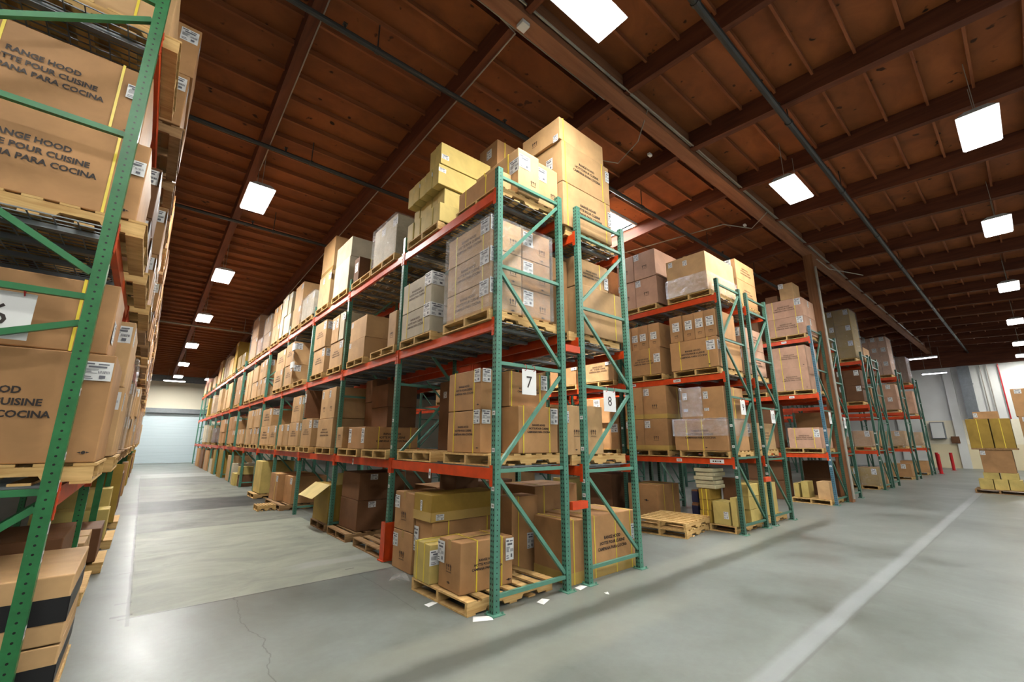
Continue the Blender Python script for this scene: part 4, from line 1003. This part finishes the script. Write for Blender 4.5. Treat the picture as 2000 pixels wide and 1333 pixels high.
# ---- rack 8
G8 = 'cartons of rack 8'
pallet(1.94, .66, 4.668, 'top shelf end of rack 8', near=True, sy=1.05)
carton(1.29, 2.43, .10, 1.16, 4.80, 5.52, 'bottom of three, top shelf end of rack 8', c='tan', text='-y', strap=('x', (.08, .88)), lab=(('-y', .96, .62, .09, .26),), group=G8, jit=.004, adj='big strapped')
carton(1.29, 2.43, .10, 1.16, 5.523, 6.23, 'middle of three, top shelf end of rack 8', c='tan', text='-y', strap=('x', (.06, .84)), lab=(('-y', .95, .72, .1, .2), ('-x', .75, .55, .14, .2)), group=G8, jit=.004, adj='big strapped')
carton(1.24, 2.34, .12, .95, 6.233, 6.63, 'uppermost of the stack on the top shelf end of rack 8', c='tan', strap=('x', (.08,)), lab=(('-x', .9, .1, .1, .12),), group=G8, jit=.004, icon=(('-x', .35, .45, .14),), rz=1.5)
pallet(1.95, .66, 3.068, 'middle shelf end of rack 8', near=True, sy=1.05)
carton(1.27, 1.60, .35, 1.1, 3.20, 4.37, 'at the flue, middle shelf end of rack 8', c='brown', strap=('y', (.3,)), group=G8, jit=.003, adj='tall')
carton(1.62, 2.58, .10, .98, 3.20, 3.96, 'lower one, middle shelf end of rack 8', c='tan', strap=('x', (.82,)), group=G8, jit=.004, adj='big', mark=())
carton(1.62, 2.42, .22, 1.05, 3.963, 4.44, 'upper one, middle shelf end of rack 8', c='tan', text='-y', strap=('x', (.06, .75)), lab=(('-y', .93, .4, .1, .2),), group=G8, jit=.004, adj='big')
carton(1.215, 1.262, .12, .5, 3.20, 3.95, 'folded flat beside the tall one, middle shelf end of rack 8', c='tan', group=G8, adj='')
pallet(1.94, .66, 1.388, 'low shelf end of rack 8', near=True, sy=1.05)
carton(1.29, 1.62, .14, .95, 1.52, 2.17, 'flue side of the pair, low shelf end of rack 8', c='tan', icon=(('-y', .55, .42, .14),), mark=(('-y', .5, .1, .05),), lab=(('-y', .02, .75, .06, .15),), group=G8, jit=.004, adj='upright')
carton(1.64, 2.03, .14, .95, 1.52, 2.18, 'aisle side of the pair, low shelf end of rack 8', c='tan', icon=(('-y', .45, .42, .14),), lab=(('-y', .06, .68, .06, .16),), mark=(('-y', .6, .1, .05),), group=G8, jit=.004, adj='upright')
for k, (yy, lv, zb, n) in enumerate(((1.9, 3, 4.8, 2), (3.2, 3, 4.8, 2), (4.4, 3, 4.8, 1), (1.95, 2, 3.2, 2), (3.2, 2, 3.2, 2), (4.4, 2, 3.2, 1), (5.8, 2, 3.2, 2), (8.4, 2, 3.2, 2), (6.9, 2, 3.2, 1))):
    pl = '%s pallet along the inner side of rack 8, %s' % (ORD[int(yy / 1.25)], SH[lv])
    pallet(1.97, yy, zb - .131, pl, mat='pallet')
    stack(1.46, 2.5, jot(yy - .5, yy + .5, 1), [zb + .002 + .6 * i for i in range(n + 1)], pl, c=('dark', 'brown')[k % 2], group=G8, lab=(('-x', .8, .8, .13, .13),), strap=('x', (.3,)))
for k, (yy, xx, hh, cc) in enumerate(((3.0, 1.6, 1.0, 'dark'), (4.4, 1.6, .8, 'brown'), (6.0, 1.55, 1.1, 'dark'), (7.4, 1.6, .9, 'brown'))):
    carton(xx, xx + .85, yy - .45, yy + .45, .002, hh, 'standing on the floor under rack 8, %s from the cross aisle' % ORD[k], c=cc, group=G8)

# ---- rack 9 (across the aisle from rack 8)
G9 = 'cartons of rack 9'; R9 = 'of rack 9'
xf = 5.80
def pal9(y, lv, nm, near=True, sy=1.0): pallet(xf + .58, y, (L9[lv - 1] + .008) if lv else .001, nm + ' ' + R9, near=near, sy=sy)
pal9(.60, 3, 'top shelf end pallet'); pal9(1.88, 3, 'second pallet on the top shelf')
carton(xf - .02, xf + 1.36, .14, 1.06, 4.872, 5.76, 'top shelf end ' + R9 + ', film round its foot', c='tan', lab=(('-x', .12, .88, .1, .12), ('-x', .5, .82, .1, .12)), tape='x', group=G9, jit=.006, adj='biggest light')
film(xf - .05, xf + 1.39, .11, 1.09, 4.86, 5.28, 'stretch film round the foot of the biggest carton of rack 9', top=False)
stack(xf, xf + 1.1, [1.33, 1.93, 2.42], [4.872, 5.56, 6.25], 'second pallet, top shelf ' + R9, c='pink', lab=(('-x', .14, .85, .14, .16),), icon=(('-x', .5, .4, .16),), group=G9, jit=.004, strap=None)
pal9(.60, 2, 'middle shelf end pallet'); pal9(1.86, 2, 'second pallet on the middle shelf')
carton(xf - .03, xf + 1.1, .08, 1.12, 3.192, 3.83, 'wide base, middle shelf end ' + R9, c='brown', text='-x', strap=('y', (.18, .78)), lab=(('-x', .88, .72, .18, .2), ('-y', .08, .72, .16, .2)), mark=(('-x', .82, .1, .06),), group=G9, jit=.004, adj='long strapped')
stack(xf, xf + .9, [.05, .31, .53, .80, 1.10], [3.832, 4.42], 'row of upright ones, middle shelf end ' + R9, c='brown', lab=(('-x', .5, .58, .16, .2),), icon=(('-x', .5, .2, .1),), group=G9)
carton(xf - .02, xf + 1.0, 1.38, 2.28, 3.192, 3.81, 'wide base, second pallet, middle shelf ' + R9, c='brown', text='-x', strap=('y', (.3,)), lab=(('-x', .9, .6, .16, .2),), group=G9, adj='long strapped')
stack(xf, xf + .9, [1.36, 1.66, 1.93, 2.13, 2.3], [3.812, 4.39], 'row of upright ones, second pallet, middle shelf ' + R9, c='brown', lab=(('-x', .45, .5, .16, .17),), icon=(('-x', .5, .2, .1),), group=G9)
pal9(.58, 1, 'low shelf end pallet', sy=1.05); pal9(1.85, 1, 'second pallet on the low shelf')
carton(xf - .02, xf + .95, .02, 1.18, 1.512, 2.14, 'wide film-wrapped base, low shelf end ' + R9, c='brown', text='-x', strap=('y', (.45, .75)), mark=(('-x', .6, .1, .05),), group=G9, jit=.004)
stack(xf, xf + .9, [.0, .53, .98], [2.142, 2.79], 'upper pair, low shelf end ' + R9, c='brown', lab=(('-x', .2, .75, .1, .15), ('-x', .2, .3, .1, .06)), group=G9, strap=('x', (.5,)))
film(xf - .045, xf + .98, .0, 1.2, 1.80, 2.16, 'clear film sagging over the wide carton on the low shelf of rack 9')
film(xf - .03, xf + .93, .5, 1.0, 2.2, 2.81, 'clear film round the upper carton on the low shelf of rack 9')
stack(xf, xf + 1.0, [1.33, 1.93, 2.42], [1.512, 2.19, 2.93], 'second pallet, low shelf ' + R9, c='brown', lab=(('-x', .16, .82, .14, .16),), icon=(('-x', .5, .35, .16),), group=G9, jit=.004, band=(0, .14, 'ytape'), strap=('x', (.5,)))
# deeper bays of rack 9, seen through racks 7 and 8
for k, (yy, lv, n, cc) in enumerate(((3.2, 3, 2, 'brown'), (4.4, 3, 1, 'tan'), (3.2, 2, 2, 'tan'), (4.45, 2, 1, 'brown'), (5.75, 2, 2, 'tan'), (7.0, 2, 1, 'brown'), (8.3, 2, 2, 'tan'), (9.5, 2, 1, 'tan'), (10.9, 2, 2, 'tan'), (3.2, 1, 2, 'brown'), (4.45, 1, 1, 'tan'), (5.75, 1, 2, 'tan'), (7.0, 1, 2, 'tan'), (8.3, 1, 1, 'tan'), (9.55, 1, 2, 'tan'), (10.9, 1, 2, 'pale'), (12.1, 1, 1, 'tan'), (13.4, 1, 2, 'tan'), (13.4, 2, 1, 'tan'))):
    zb = L9[lv - 1] + .14; pl = '%s pallet in along the %s %s' % (ORD[int(yy / 1.27)], SH[lv], R9)
    pallet(xf + .58, yy, zb - .132, pl)
    stack(xf, xf + 1.0, jot(yy - .5, yy + .5, 1 + k % 2), [zb + .62 * i for i in range(n + 1)], pl, c=cc, group=G9, lab=(('-x', .85, .8, .2, .2),), text='-x' if k % 2 == 0 else None, big=0)
# floor of rack 9
pallet(6.40, .60, .001, 'corner floor pallet ' + R9 + ', several kraft cartons on it', near=True)
carton(xf + .02, xf + .36, .02, .17, .134, .65, 'slim upright at the end post, floor ' + R9, c='yellow', group=G9, jit=.002)
carton(xf + .02, xf + .42, .20, .52, .134, .56, 'squat, torn and labelled, floor ' + R9, c='yellow', lab=(('-x', .78, .42, .09, .13),), group=G9, jit=.006)
stack(xf + .04, xf + .55, [.56, .80], [.134, .36, .56, .77], 'strapped column, floor ' + R9, c='olive', strap=('y', (.3, .7)), group=G9)
stack(xf + .62, xf + 1.12, [.05, .50], [.134, .38, .62, .86], 'column at the flue side, floor ' + R9, c='yellow', strap=('y', (.4,)), group=G9)
stack(xf + .46, xf + .60, [.18, .5], [.134, .98], 'thin shadowy one standing between the columns, floor ' + R9, c='dark', group=G9)
for i in range(5):
    tag(put('foam_slab', round_box(.46, .40, .075, .012, .004), (xf + .28 + .02 * (i % 2), .64 + .02 * (i % 3), .775 + i * .079)), 'beige padded slab, %s of five stacked on the strapped carton column' % ('lowest', 'second', 'third', 'fourth', 'topmost')[i], 'slab', 'beige slabs on the carton column').data.materials.append(M['foam'])
stack(xf + .12, xf + .4, [.86, 1.0], [.134, .45, .72], 'navy-banded pair, floor ' + R9, c='dark', band=(.1, .9, 'navy'), group=G9)
carton(5.82, 6.72, 1.72, 2.58, .002, .76, 'with a dark round print, on the floor behind the empty pallets', c='brown', strap=('x', (.28, .7)), group=G9, jit=.004, mark=(('-x', .62, .55, .10),), adj='big')
carton(5.9, 6.8, 3.0, 3.9, .002, .9, 'deeper in along the floor ' + R9, c='dark', group=G9)
carton(5.9, 6.8, 4.4, 5.0, .002, .7, 'fourth in along the floor ' + R9, c='yellow', group=G9)
carton(5.9, 6.7, 6.6, 7.5, .002, 1.0, 'sixth in along the floor ' + R9, c='tan', group=G9)
carton(5.9, 6.7, 8.4, 9.2, .002, .8, 'eighth in along the floor ' + R9, c='yellow', group=G9)
pallet(5.19, 1.06, .001, '', near=True, rz=8, sy=1.02, label='pale wooden pallet lying in the aisle, lower of the empty two')
pallet(5.20, 1.05, .133, '', near=True, rz=6, sy=1.02, label='pale wooden pallet lying in the aisle, upper of the empty two')
# rack 10 ends
xf = 5.87 + D + .39; R10 = 'of rack 10'
for lv, zs in ((3, [4.872, 5.5, 6.0]), (2, [3.2, 3.8, 4.3]), (1, [1.52, 2.1])):
    pallet(xf + .55, .62, L9[lv - 1] + .008, '%s end %s' % (SH[lv], R10))
    stack(xf - .02, xf + 1.05, [.12, 1.1], zs, '%s end %s' % (SH[lv], R10), c=('tan', 'pink', 'brown')[lv - 1], group='cartons of the backing rack', lab=(('-x', .8, .8, .2, .2),), text='-y', big=0)
pallet(xf + .55, .62, .001, 'floor end ' + R10)
carton(xf + .1, xf + .9, .2, 1.0, .134, .8, 'floor end ' + R10, c='yellow', group='cartons of the backing rack')

# ---- blue-post rack
xf = 11.74; G11 = 'cartons of the blue-post rack'; R11 = 'blue-post rack'
for lv in (1, 2, 3): pallet(xf + .58, .6, L9[lv - 1] + .008, '%s end of the %s' % (SH[lv], R11), near=(lv > 1))
for i, (za, zb) in enumerate(((4.872, 5.43), (5.432, 6.0))):
    carton(xf, xf + 1.1, .06, 1.08, za, zb, '%s wide one, top shelf end of the %s' % (('lower', 'upper')[i], R11), c='pink', text='-x', big=0, strap=('y', (.2, .8)), lab=(('-x', .12 + .76, .78, .17, .2), ('-y', .5, .75, .1, .2)), group=G11, adj='strapped')
carton(xf, xf + .6, .24, .62, 6.002, 6.52, 'uppermost, top shelf end of the ' + R11, c='tan', lab=(('-x', .14, .88, .14, .16),), group=G11)
carton(xf, xf + .6, .70, 1.05, 6.002, 6.2, 'low one beside the uppermost, top shelf end of the ' + R11, c='dark', group=G11)
for i, (za, zb) in enumerate(((3.192, 3.86), (3.862, 4.52))):
    carton(xf, xf + 1.05, .17, 1.06, za, zb, '%s wide one, middle shelf end of the %s' % (('lower', 'upper')[i], R11), c='pink', text='-x', big=0, strap=('y', (.22, .76)), mark=(('-x', .9, .1, .04),), group=G11, adj='strapped')
carton(xf, xf + 1.05, .12, .93, 1.512, 2.09, 'long one, low shelf end of the ' + R11, c='pink', text='-x', big=0, strap=('y', (.2, .78)), lab=(('-x', .9, .72, .14, .22),), group=G11, adj='strapped')
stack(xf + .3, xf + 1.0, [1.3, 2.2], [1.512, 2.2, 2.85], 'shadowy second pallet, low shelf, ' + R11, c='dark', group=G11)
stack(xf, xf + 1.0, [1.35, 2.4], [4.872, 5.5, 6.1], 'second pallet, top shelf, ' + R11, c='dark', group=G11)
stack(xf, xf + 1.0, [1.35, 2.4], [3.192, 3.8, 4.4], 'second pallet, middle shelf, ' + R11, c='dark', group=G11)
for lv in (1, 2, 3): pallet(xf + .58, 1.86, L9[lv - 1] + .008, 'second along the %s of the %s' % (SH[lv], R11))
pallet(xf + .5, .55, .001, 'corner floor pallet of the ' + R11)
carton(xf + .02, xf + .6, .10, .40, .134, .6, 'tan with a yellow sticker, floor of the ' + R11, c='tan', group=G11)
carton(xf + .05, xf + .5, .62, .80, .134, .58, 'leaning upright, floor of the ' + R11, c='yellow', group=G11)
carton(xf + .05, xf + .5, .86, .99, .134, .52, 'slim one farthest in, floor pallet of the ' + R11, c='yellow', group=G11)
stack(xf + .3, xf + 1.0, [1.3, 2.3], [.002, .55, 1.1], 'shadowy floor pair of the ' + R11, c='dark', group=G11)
xf = 11.8 + D + .39; R12 = 'rack behind the timber column'
for lv, zs, cc in ((3, [4.872, 5.4, 5.95], 'tan'), (2, [3.2, 3.75, 4.3], 'dark'), (1, [1.52, 2.1, 2.6], 'brown'), (0, [.002, .6, 1.1], 'dark')):
    if lv: pallet(xf + .55, .66, L9[lv - 1] + .008, '%s end of the %s' % (SH[lv], R12))
    stack(xf + .03, xf + 1.05, [.2, 1.15], zs, '%s end of the %s' % (SH[lv], R12), c=cc, group='cartons behind the timber column', lab=(('-y', .3, .8, .15, .2),))

# ---- racks 13 to 16
xf = 17.7
for lv, zs, cc, wr_ in ((3, [4.872, 5.6, 6.2, 6.85], 'olive', True), (2, [3.2, 3.8, 4.4], 'dark', False), (1, [1.52, 2.1], 'brown', True), (0, [.134, .75], 'olive', True)):
    pl = '%s end of the first rack past the column' % SH[lv]
    pallet(xf + .58, .65, (L9[lv - 1] + .008) if lv else .001, pl)
    stack(xf, xf + 1.05, [.12, .66, 1.18], zs, pl, c=cc, group='cartons beyond the timber column', lab=(('-x', .8, .8, .15, .2),))
    if wr_: film(xf - .03, xf + 1.08, .1, 1.2, zs[0] + .01, zs[-1] + .01, 'film round the load, ' + pl)
    pl = '%s second pallet of the first rack past the column' % SH[lv]
    stack(xf, xf + 1.05, [1.4, 2.4], [v for v in zs[:3]], pl, c=cc, group='cartons beyond the timber column')
xf = 17.75 + D + .39
for lv, zs in ((3, [4.872, 5.5]), (2, [3.2, 3.9]), (1, [1.52, 2.1]), (0, [.002, .7])):
    stack(xf, xf + 1.05, [.15, 1.15], zs, '%s end of the second rack past the column' % SH[lv], c='brown', group='cartons beyond the timber column')
for xf, nm in ((24.25, 'last rack but one'), (28.75, 'very last rack')):
    for lv, zs, cc in ((3, [4.872, 5.55, 6.25, 6.75] if xf < 25 else [4.872, 5.6, 6.3], 'pink' if xf < 25 else 'dark'), (2, [3.2, 3.8, 4.4], 'pink'), (1, [1.52, 2.2], 'tan'), (0, [.134, .7], 'brown')):
        pl = '%s end of the %s' % (SH[lv], nm)
        pallet(xf + .58, .65, (L9[lv - 1] + .008) if lv else .001, pl)
        stack(xf, xf + 1.05, [.12, .46, .82, 1.18] if lv == 3 else [.12, .66, 1.18], zs, pl, c=cc, group='cartons before the end wall', lab=(('-x', .5, .8, .17, .2),))
        if lv in (1, 3): film(xf - .03, xf + 1.08, .1, 1.2, zs[0] + .01, zs[-1] + .01, 'film round the load, ' + pl)

# ---- rack 6
G6 = 'cartons of rack 6'; XA = -3.19; XB = -4.42
def T6(lv, y): bay = int((y - .18) // PIT); return '%s pallet, %s, %s bay of rack 6' % ('near' if (y - .18 - bay * PIT) < PIT * .45 else 'far', SH[lv], ORD[max(0, bay)])
Z6 = {1: 1.418, 2: 3.178, 3: 4.858, 0: .001}
pallet(-3.78, .78, Z6[1], 'low shelf end of rack 6', near=True, sx=1.02, sy=1.02)
carton(XB, XA, .29, 1.22, 1.55, 2.285, 'low shelf end of rack 6, face half hidden by the post', c='brown', text='-y', lab=(('-y', .93, .83, .155, .13), ('-x', .9, .8, .15, .15)), mark=(('-y', .945, .09, .05),), group=G6, jit=.004, adj='big printed')
carton(XB, -3.25, .32, .98, 2.287, 2.80, 'upper one behind the sign 6, low shelf end of rack 6', c='brown', strap=('x', (.84,)), lab=(('+x', .2, .35, .16, .16),), group=G6, jit=.004, adj='strapped')
pallet(-3.78, .78, Z6[2], 'middle shelf end of rack 6', near=True, sx=1.02, sy=1.02)
for i, (za, zb, xr) in enumerate(((3.31, 3.955, -3.25), (3.958, 4.56, -3.33))):
    carton(XB - .05, xr, .29, 1.22, za, zb, '%s of the printed pair, middle shelf end of rack 6' % ('lower', 'upper')[i], c='brown', text='-y', strap=('x', (.30, .845)), lab=(('-y', .94, .66, .13, .12),), mark=(('-y', .935, .1, .05),), group=G6, jit=.004, adj='big strapped')
pallet(-3.80, .78, Z6[3], 'top shelf end of rack 6', near=True, sx=1.0, sy=1.02)
carton(XB, -3.30, .32, 1.2, 4.99, 5.7, 'top shelf end of rack 6', c='tan', group=G6, strap=('x', (.8,)), adj='big')
rng = random.Random(5)
for bay in range(13):
    for hf in (0, 1):
        y0 = .18 + bay * PIT + (.12 if hf == 0 else 1.36); y1 = y0 + (1.08 if hf else 1.1)
        if bay == 0 and hf == 0: continue
        for lv in (1, 2, 3):
            if bay > 6 and lv == 1 and rng.random() < .2: continue
            zb = Z6[lv] + .134; ov = rng.uniform(-.02, .07)
            n = 2; hh = {1: rng.uniform(.5, .66), 2: rng.uniform(.5, .66), 3: rng.uniform(.62, .82)}[lv]
            nc = 1 if bay > 3 else (2 if rng.random() < .55 else 1)
            pl = T6(lv, (y0 + y1) / 2)
            pallet(-3.74 + ov * .5, (y0 + y1) / 2, Z6[lv], pl, sy=1.03, mat=rng.choice(['pallet', 'pallet_old']))
            cc = rng.choice(['brown', 'brown', 'tan', 'tan', 'dark', 'pink'])
            x1 = XA + ov
            cols = jot(y0, y1, nc)
            place = pl
            for i in range(n):
                for j in range(nc):
                    p = ' '.join(v for v in (rowname(i, n), colname(j, nc)) if v)
                    carton(x1 - 1.0, x1 + rng.uniform(-.03, .0), cols[j] + .005, cols[j + 1] - .006, zb + i * hh + .001, zb + (i + 1) * hh - .001, p + ', ' + place, c=cc, lab=(('+x', .14, .8, .2, .17), ('-y', .9, .8, .16, .16)) if bay < 6 else (), group=G6)
            if bay in (1, 3, 5, 7) and hf and lv < 3: film(x1 - 1.03, x1 + .03, y0 - .01, y1 + .01, zb + .02, zb + 2 * hh + .01, 'stretch film round the load, ' + pl)
# floor of rack 6
pallet(-3.75, .84, .001, 'corner floor pallet of rack 6', near=True, sx=1.0, sy=1.02)
for i, (za, zb) in enumerate(((.134, .47), (.472, .87))):
    carton(-4.35, -3.17, .30, 1.25, za, zb, '%s black-banded one on the floor corner of rack 6' % ('lower', 'upper')[i], c='tan', band=(.30, .66, 'blackband'), group=G6, jit=.004, adj='', strap=None)
me, tw, th = text_mesh('OK', M['label'], .01)
for o in list(C.objects):
    if o.get('label', '').find('upper black-banded') >= 0: put('printed_lettering', me, (.18, -.475 - .004, .19), o, 0, (.06, 1, .06))
stack(-4.3, -3.3, [1.5, 2.6], [.002, .5], 'second floor load of rack 6', c='olive', group=G6)
carton(-4.3, -3.35, 1.55, 2.5, .502, .9, 'upper one of the second floor load of rack 6', c='dark', group=G6)
stack(-4.3, -3.28, [2.95, 3.9], [.134, .62], 'third floor load of rack 6', c='tan', group=G6, tape='x')
pallet(-3.8, 3.42, .001, 'under the third floor load of rack 6')
pallet(-3.72, 4.85, .001, 'fourth floor pallet of rack 6', near=True)
stack(-4.25, -3.2, [4.4, 5.25], [.134, .55], 'fourth floor load of rack 6', c='dark', group=G6)
pallet(-3.7, 6.5, .001, 'fifth floor pallet of rack 6, strewn with yellow-kraft cartons', near=True)
carton(-4.1, -3.22, 6.05, 6.5, .134, .60, 'bright, sloping stack on the fifth floor pallet of rack 6', c='yellow', group=G6, adj='')
carton(-4.1, -3.25, 6.55, 7.0, .134, .88, 'taller one on the fifth floor pallet of rack 6', c='yellow', group=G6, adj='')
carton(-4.2, -3.18, 7.95, 8.1, .134, 1.22, 'standing on edge, sixth floor load of rack 6', c='olive', group=G6, adj='thin')
carton(-4.2, -3.2, 8.15, 9.1, .134, 1.1, 'upright beside the thin one, sixth floor load of rack 6', c='dark', group=G6, adj='')
pallet(-3.7, 8.55, .001, 'sixth floor pallet of rack 6')
for k in range(6): carton(-4.2, -3.22, 10.6 + 4 * k, 11.9 + 4 * k, .002, .9 + .1 * (k % 3), 'floor load %s along the deep end of rack 6' % ORD[k], c=('dark', 'brown', 'olive')[k % 3], group=G6)

# ---- stacks at the right of the cross aisle
pallet(19.75, -2.72, .001, '', mat='pallet_old', near=True, sx=1.0, sy=1.15, label='worn wooden pallet carrying the lone tower of kraft cartons in the cross aisle')
GT = 'kraft cartons of the tower in the cross aisle'
for j, (a, b_) in enumerate(((-3.28, -2.97), (-2.95, -2.63), (-2.61, -2.28))):
    carton(19.25, 19.9, a, b_, .134, .47, '%s along the base of the lone tower in the cross aisle' % ORD[2 - j], c='yellow', group=GT, adj='squat')
for j, (a, b_) in enumerate(((-3.22, -2.82), (-2.79, -2.42))):
    carton(19.27, 19.85, a, b_, .473, .68, '%s in the second layer of the lone tower in the cross aisle' % ('far', 'near')[j], c='yellow', group=GT, adj='flat')
carton(19.3, 20.0, -3.2, -2.45, .683, 1.44, 'big middle block of the lone tower in the cross aisle', c='brown', lab=(('-x', .1, .86, .12, .14),), group=GT, adj='')
tag(put('carton_tray', MB().box(-.4, .4, -.54, .54, 0, .05).mesh('carton_tray', M['pallet_old']), (19.65, -2.82, 1.443)), 'thin wooden tray under the two leaning cartons of the cross-aisle tower', 'tray')
for j, (a, b_) in enumerate(((-3.33, -2.86), (-2.83, -2.28))):
    carton(19.27, 20.0, a, b_, 1.495, 2.48, '%s of the two big upper ones of the cross-aisle tower' % ('farther', 'nearer')[j], c='olive', group=GT, strap=('y', (.5,)), adj='')
carton(19.3, 19.9, -3.10, -2.5, 2.483, 2.73, 'lying on the very top of the cross-aisle tower', c='brown', lab=(('-x', .1, .5, .1, .14),), group=GT, adj='flat')
pallet(19.75, -4.12, .001, '', sx=1.0, sy=1.0, label='pale wooden pallet under the tall brown stack at the photo edge beyond the tower')
for i, (a, b_, q) in enumerate(((.134, .86, .42), (.863, 1.6, .42), (1.603, 2.53, .56), (2.533, 3.45, .60))):
    carton(19.3, 20.1, -4.1 - q + .02, -4.1 + q - .0, a, b_, '%s of the tall brown stack beside the cross-aisle tower' % ('bottom', 'second', 'third', 'top')[i], c='brown', lab=(('-x', .14, .9, .16, .14),), group='tall brown stack', adj='big')

# ---- odds and ends
for i, (x, y) in enumerate(((30.7, -.15), (34.9, .35), (35.2, -.25))):
    o = empty('bollard', (x, y, 0)); put('bollard_post', MB().tube([(0, 0, .01), (0, 0, 1.05)], .075, 14).mesh('bollard_post', M['red']), parent=o); put('foot_plate', MB().box(-.13, .13, -.13, .13, 0, .012).mesh('foot_plate', M['red']), parent=o)
    tag(o, ('red steel bollard, closest of the three by the end wall', 'red steel bollard against the end wall, rack side', 'red steel bollard against the end wall, cross-aisle side')[i], 'bollard')
o = empty('wall_cabinet', (XR - .21, .4, 1.9)); put('cabinet_body', MB().box(-.2, .2, -.35, .35, 0, 1.1).mesh('cabinet_body', M['steel']), parent=o); put('cabinet_door', MB().box(-.23, -.2, -.30, .30, .05, 1.05).mesh('cabinet_door', M['wall']), parent=o)
tag(o, 'grey electrical cabinet on the end wall above the bollards', 'cabinet')
tag(put('fire_alarm_box', MB().box(-.1, .1, -.2, .2, 0, .45).box(-.14, -.1, -.12, .12, .1, .35).mesh('fire_alarm_box', M['dark']), (XR - .17, -.35, 1.6)), 'dark maroon box on the end wall above the cream panel', 'wall box')
tag(put('wall_plate', MB().box(-.05, .05, -.2, .2, 0, .14).mesh('wall_plate', M['pipe']), (XR - .12, -2.4, 1.85)), 'small dark plate on the cream end wall near the tower', 'wall plate')
b = MB(); b.box(-.3, 0, -.28, .28, 3.2, 6.6); b.box(0, .298, -.3, .3, 3.6, 3.66); b.box(0, .298, -.3, .3, 5.4, 5.46)
tag(put('duct', b.mesh('duct', M['steel']), (XR - .3, -1.45, 0)), 'tall square grey duct standing against the white end wall', 'duct')
for i, y in enumerate((-2.2, -2.5, -3.0)):
    tag(put('wall_pipe', MB().tube([(0, 0, 3.1), (0, 0, 6.6)], .03, 8).mesh('wall_pipe', M['red' if i == 2 else 'conduit']), (XR - .12, y, 0)), ('pale pipe rising up the end wall next to the grey duct', 'pale pipe rising up the end wall, between duct and red pipe', 'red pipe rising up the white end wall')[i], 'pipe')
def scrap(x, y, s, rz, label, mat='label', z=.001):
    b = MB(); n = 3
    rr = random.Random(int(x * 77 + y * 31))
    for i in range(n):
        for j in range(n): pass
    b.v = [(-s, -s * .6, 0), (s, -s * .55, .004), (s * .9, s * .6, .0), (-s * .9, s * .5, .006), (0, 0, .012)]
    b.f = [(0, 1, 4), (1, 2, 4), (2, 3, 4), (3, 0, 4)]; b.mi = [0] * 4
    o = put('paper_scrap', b.mesh('paper_scrap', M[mat]), (x, y, z), None, R(rz)); tag(o, label, 'scrap')
scrap(-.16, -.02, .10, -30, 'white paper slip on the floor beside the end post of rack 7')
scrap(.62, -.06, .08, 20, 'white slip on the floor between the end posts of racks 7 and 8')
scrap(1.28, -.02, .08, 10, 'white slip on the floor before the flue of racks 7 and 8')
scrap(-.36, .64, .07, 15, 'white scrap under the edge of the skewed pallet')
scrap(1.36, -.34, .04, 50, 'tiny white scrap lying out in the cross aisle')
b = MB(); rr = random.Random(3)
pts = [(rr.uniform(-.12, .12), rr.uniform(-.1, .1), rr.uniform(0.002, .12)) for _ in range(14)]
for i in range(12): b.poly([pts[i], pts[i + 1], pts[i + 2]])
o = tag(put('film_scrap', b.mesh('film_scrap', M['film']), (-.30, 1.50, .0)), 'crumpled clear film scrap on the floor by the skewed pallet', 'scrap')
# hanging white tags tied to the middle-shelf load in the fourth bay
for i, z in enumerate((4.12, 3.62)):
    o = empty('hanging_tag', (-.13, 9.0, z)); put('tag_card', MB().box(-.02, .02, -.14, .14, 0, .17).mesh('tag_card', M['label']), parent=o); put('tag_string', MB().tube([(0, 0, .17), (.02, .0, .62 if i == 0 else .5)], .010, 5).mesh('tag_string', M['film']), parent=o)
    tag(o, 'white card hanging in film beside the fourth bay of rack 7, %s one' % ('upper', 'lower')[i], 'tag')
b = MB(); mats = list(FARBOX)
for i, c in enumerate(mats):
    b.cur = i
    for q in FARBOX[c]: b.box(*q)
if mats:
    o = put('cardboard_cartons', b.mesh('cardboard_cartons', [M[c] for c in mats]))
    tag(o, 'small cardboard cartons in the deep and far parts of all the racks', 'cartons', kind='stuff')
dups = {k: v for k, v in LABELS.items() if len(v) > 1}
if dups: print('DUPLICATE LABELS', len(dups), list(dups.items()))
long_ = [k for k in LABELS if not 4 <= len(k.replace(',', ' ').split()) <= 16]
if long_: print('LONG LABELS', len(long_), long_)
print('CARTONS', NCART[0], 'OBJECTS', len(C.objects))
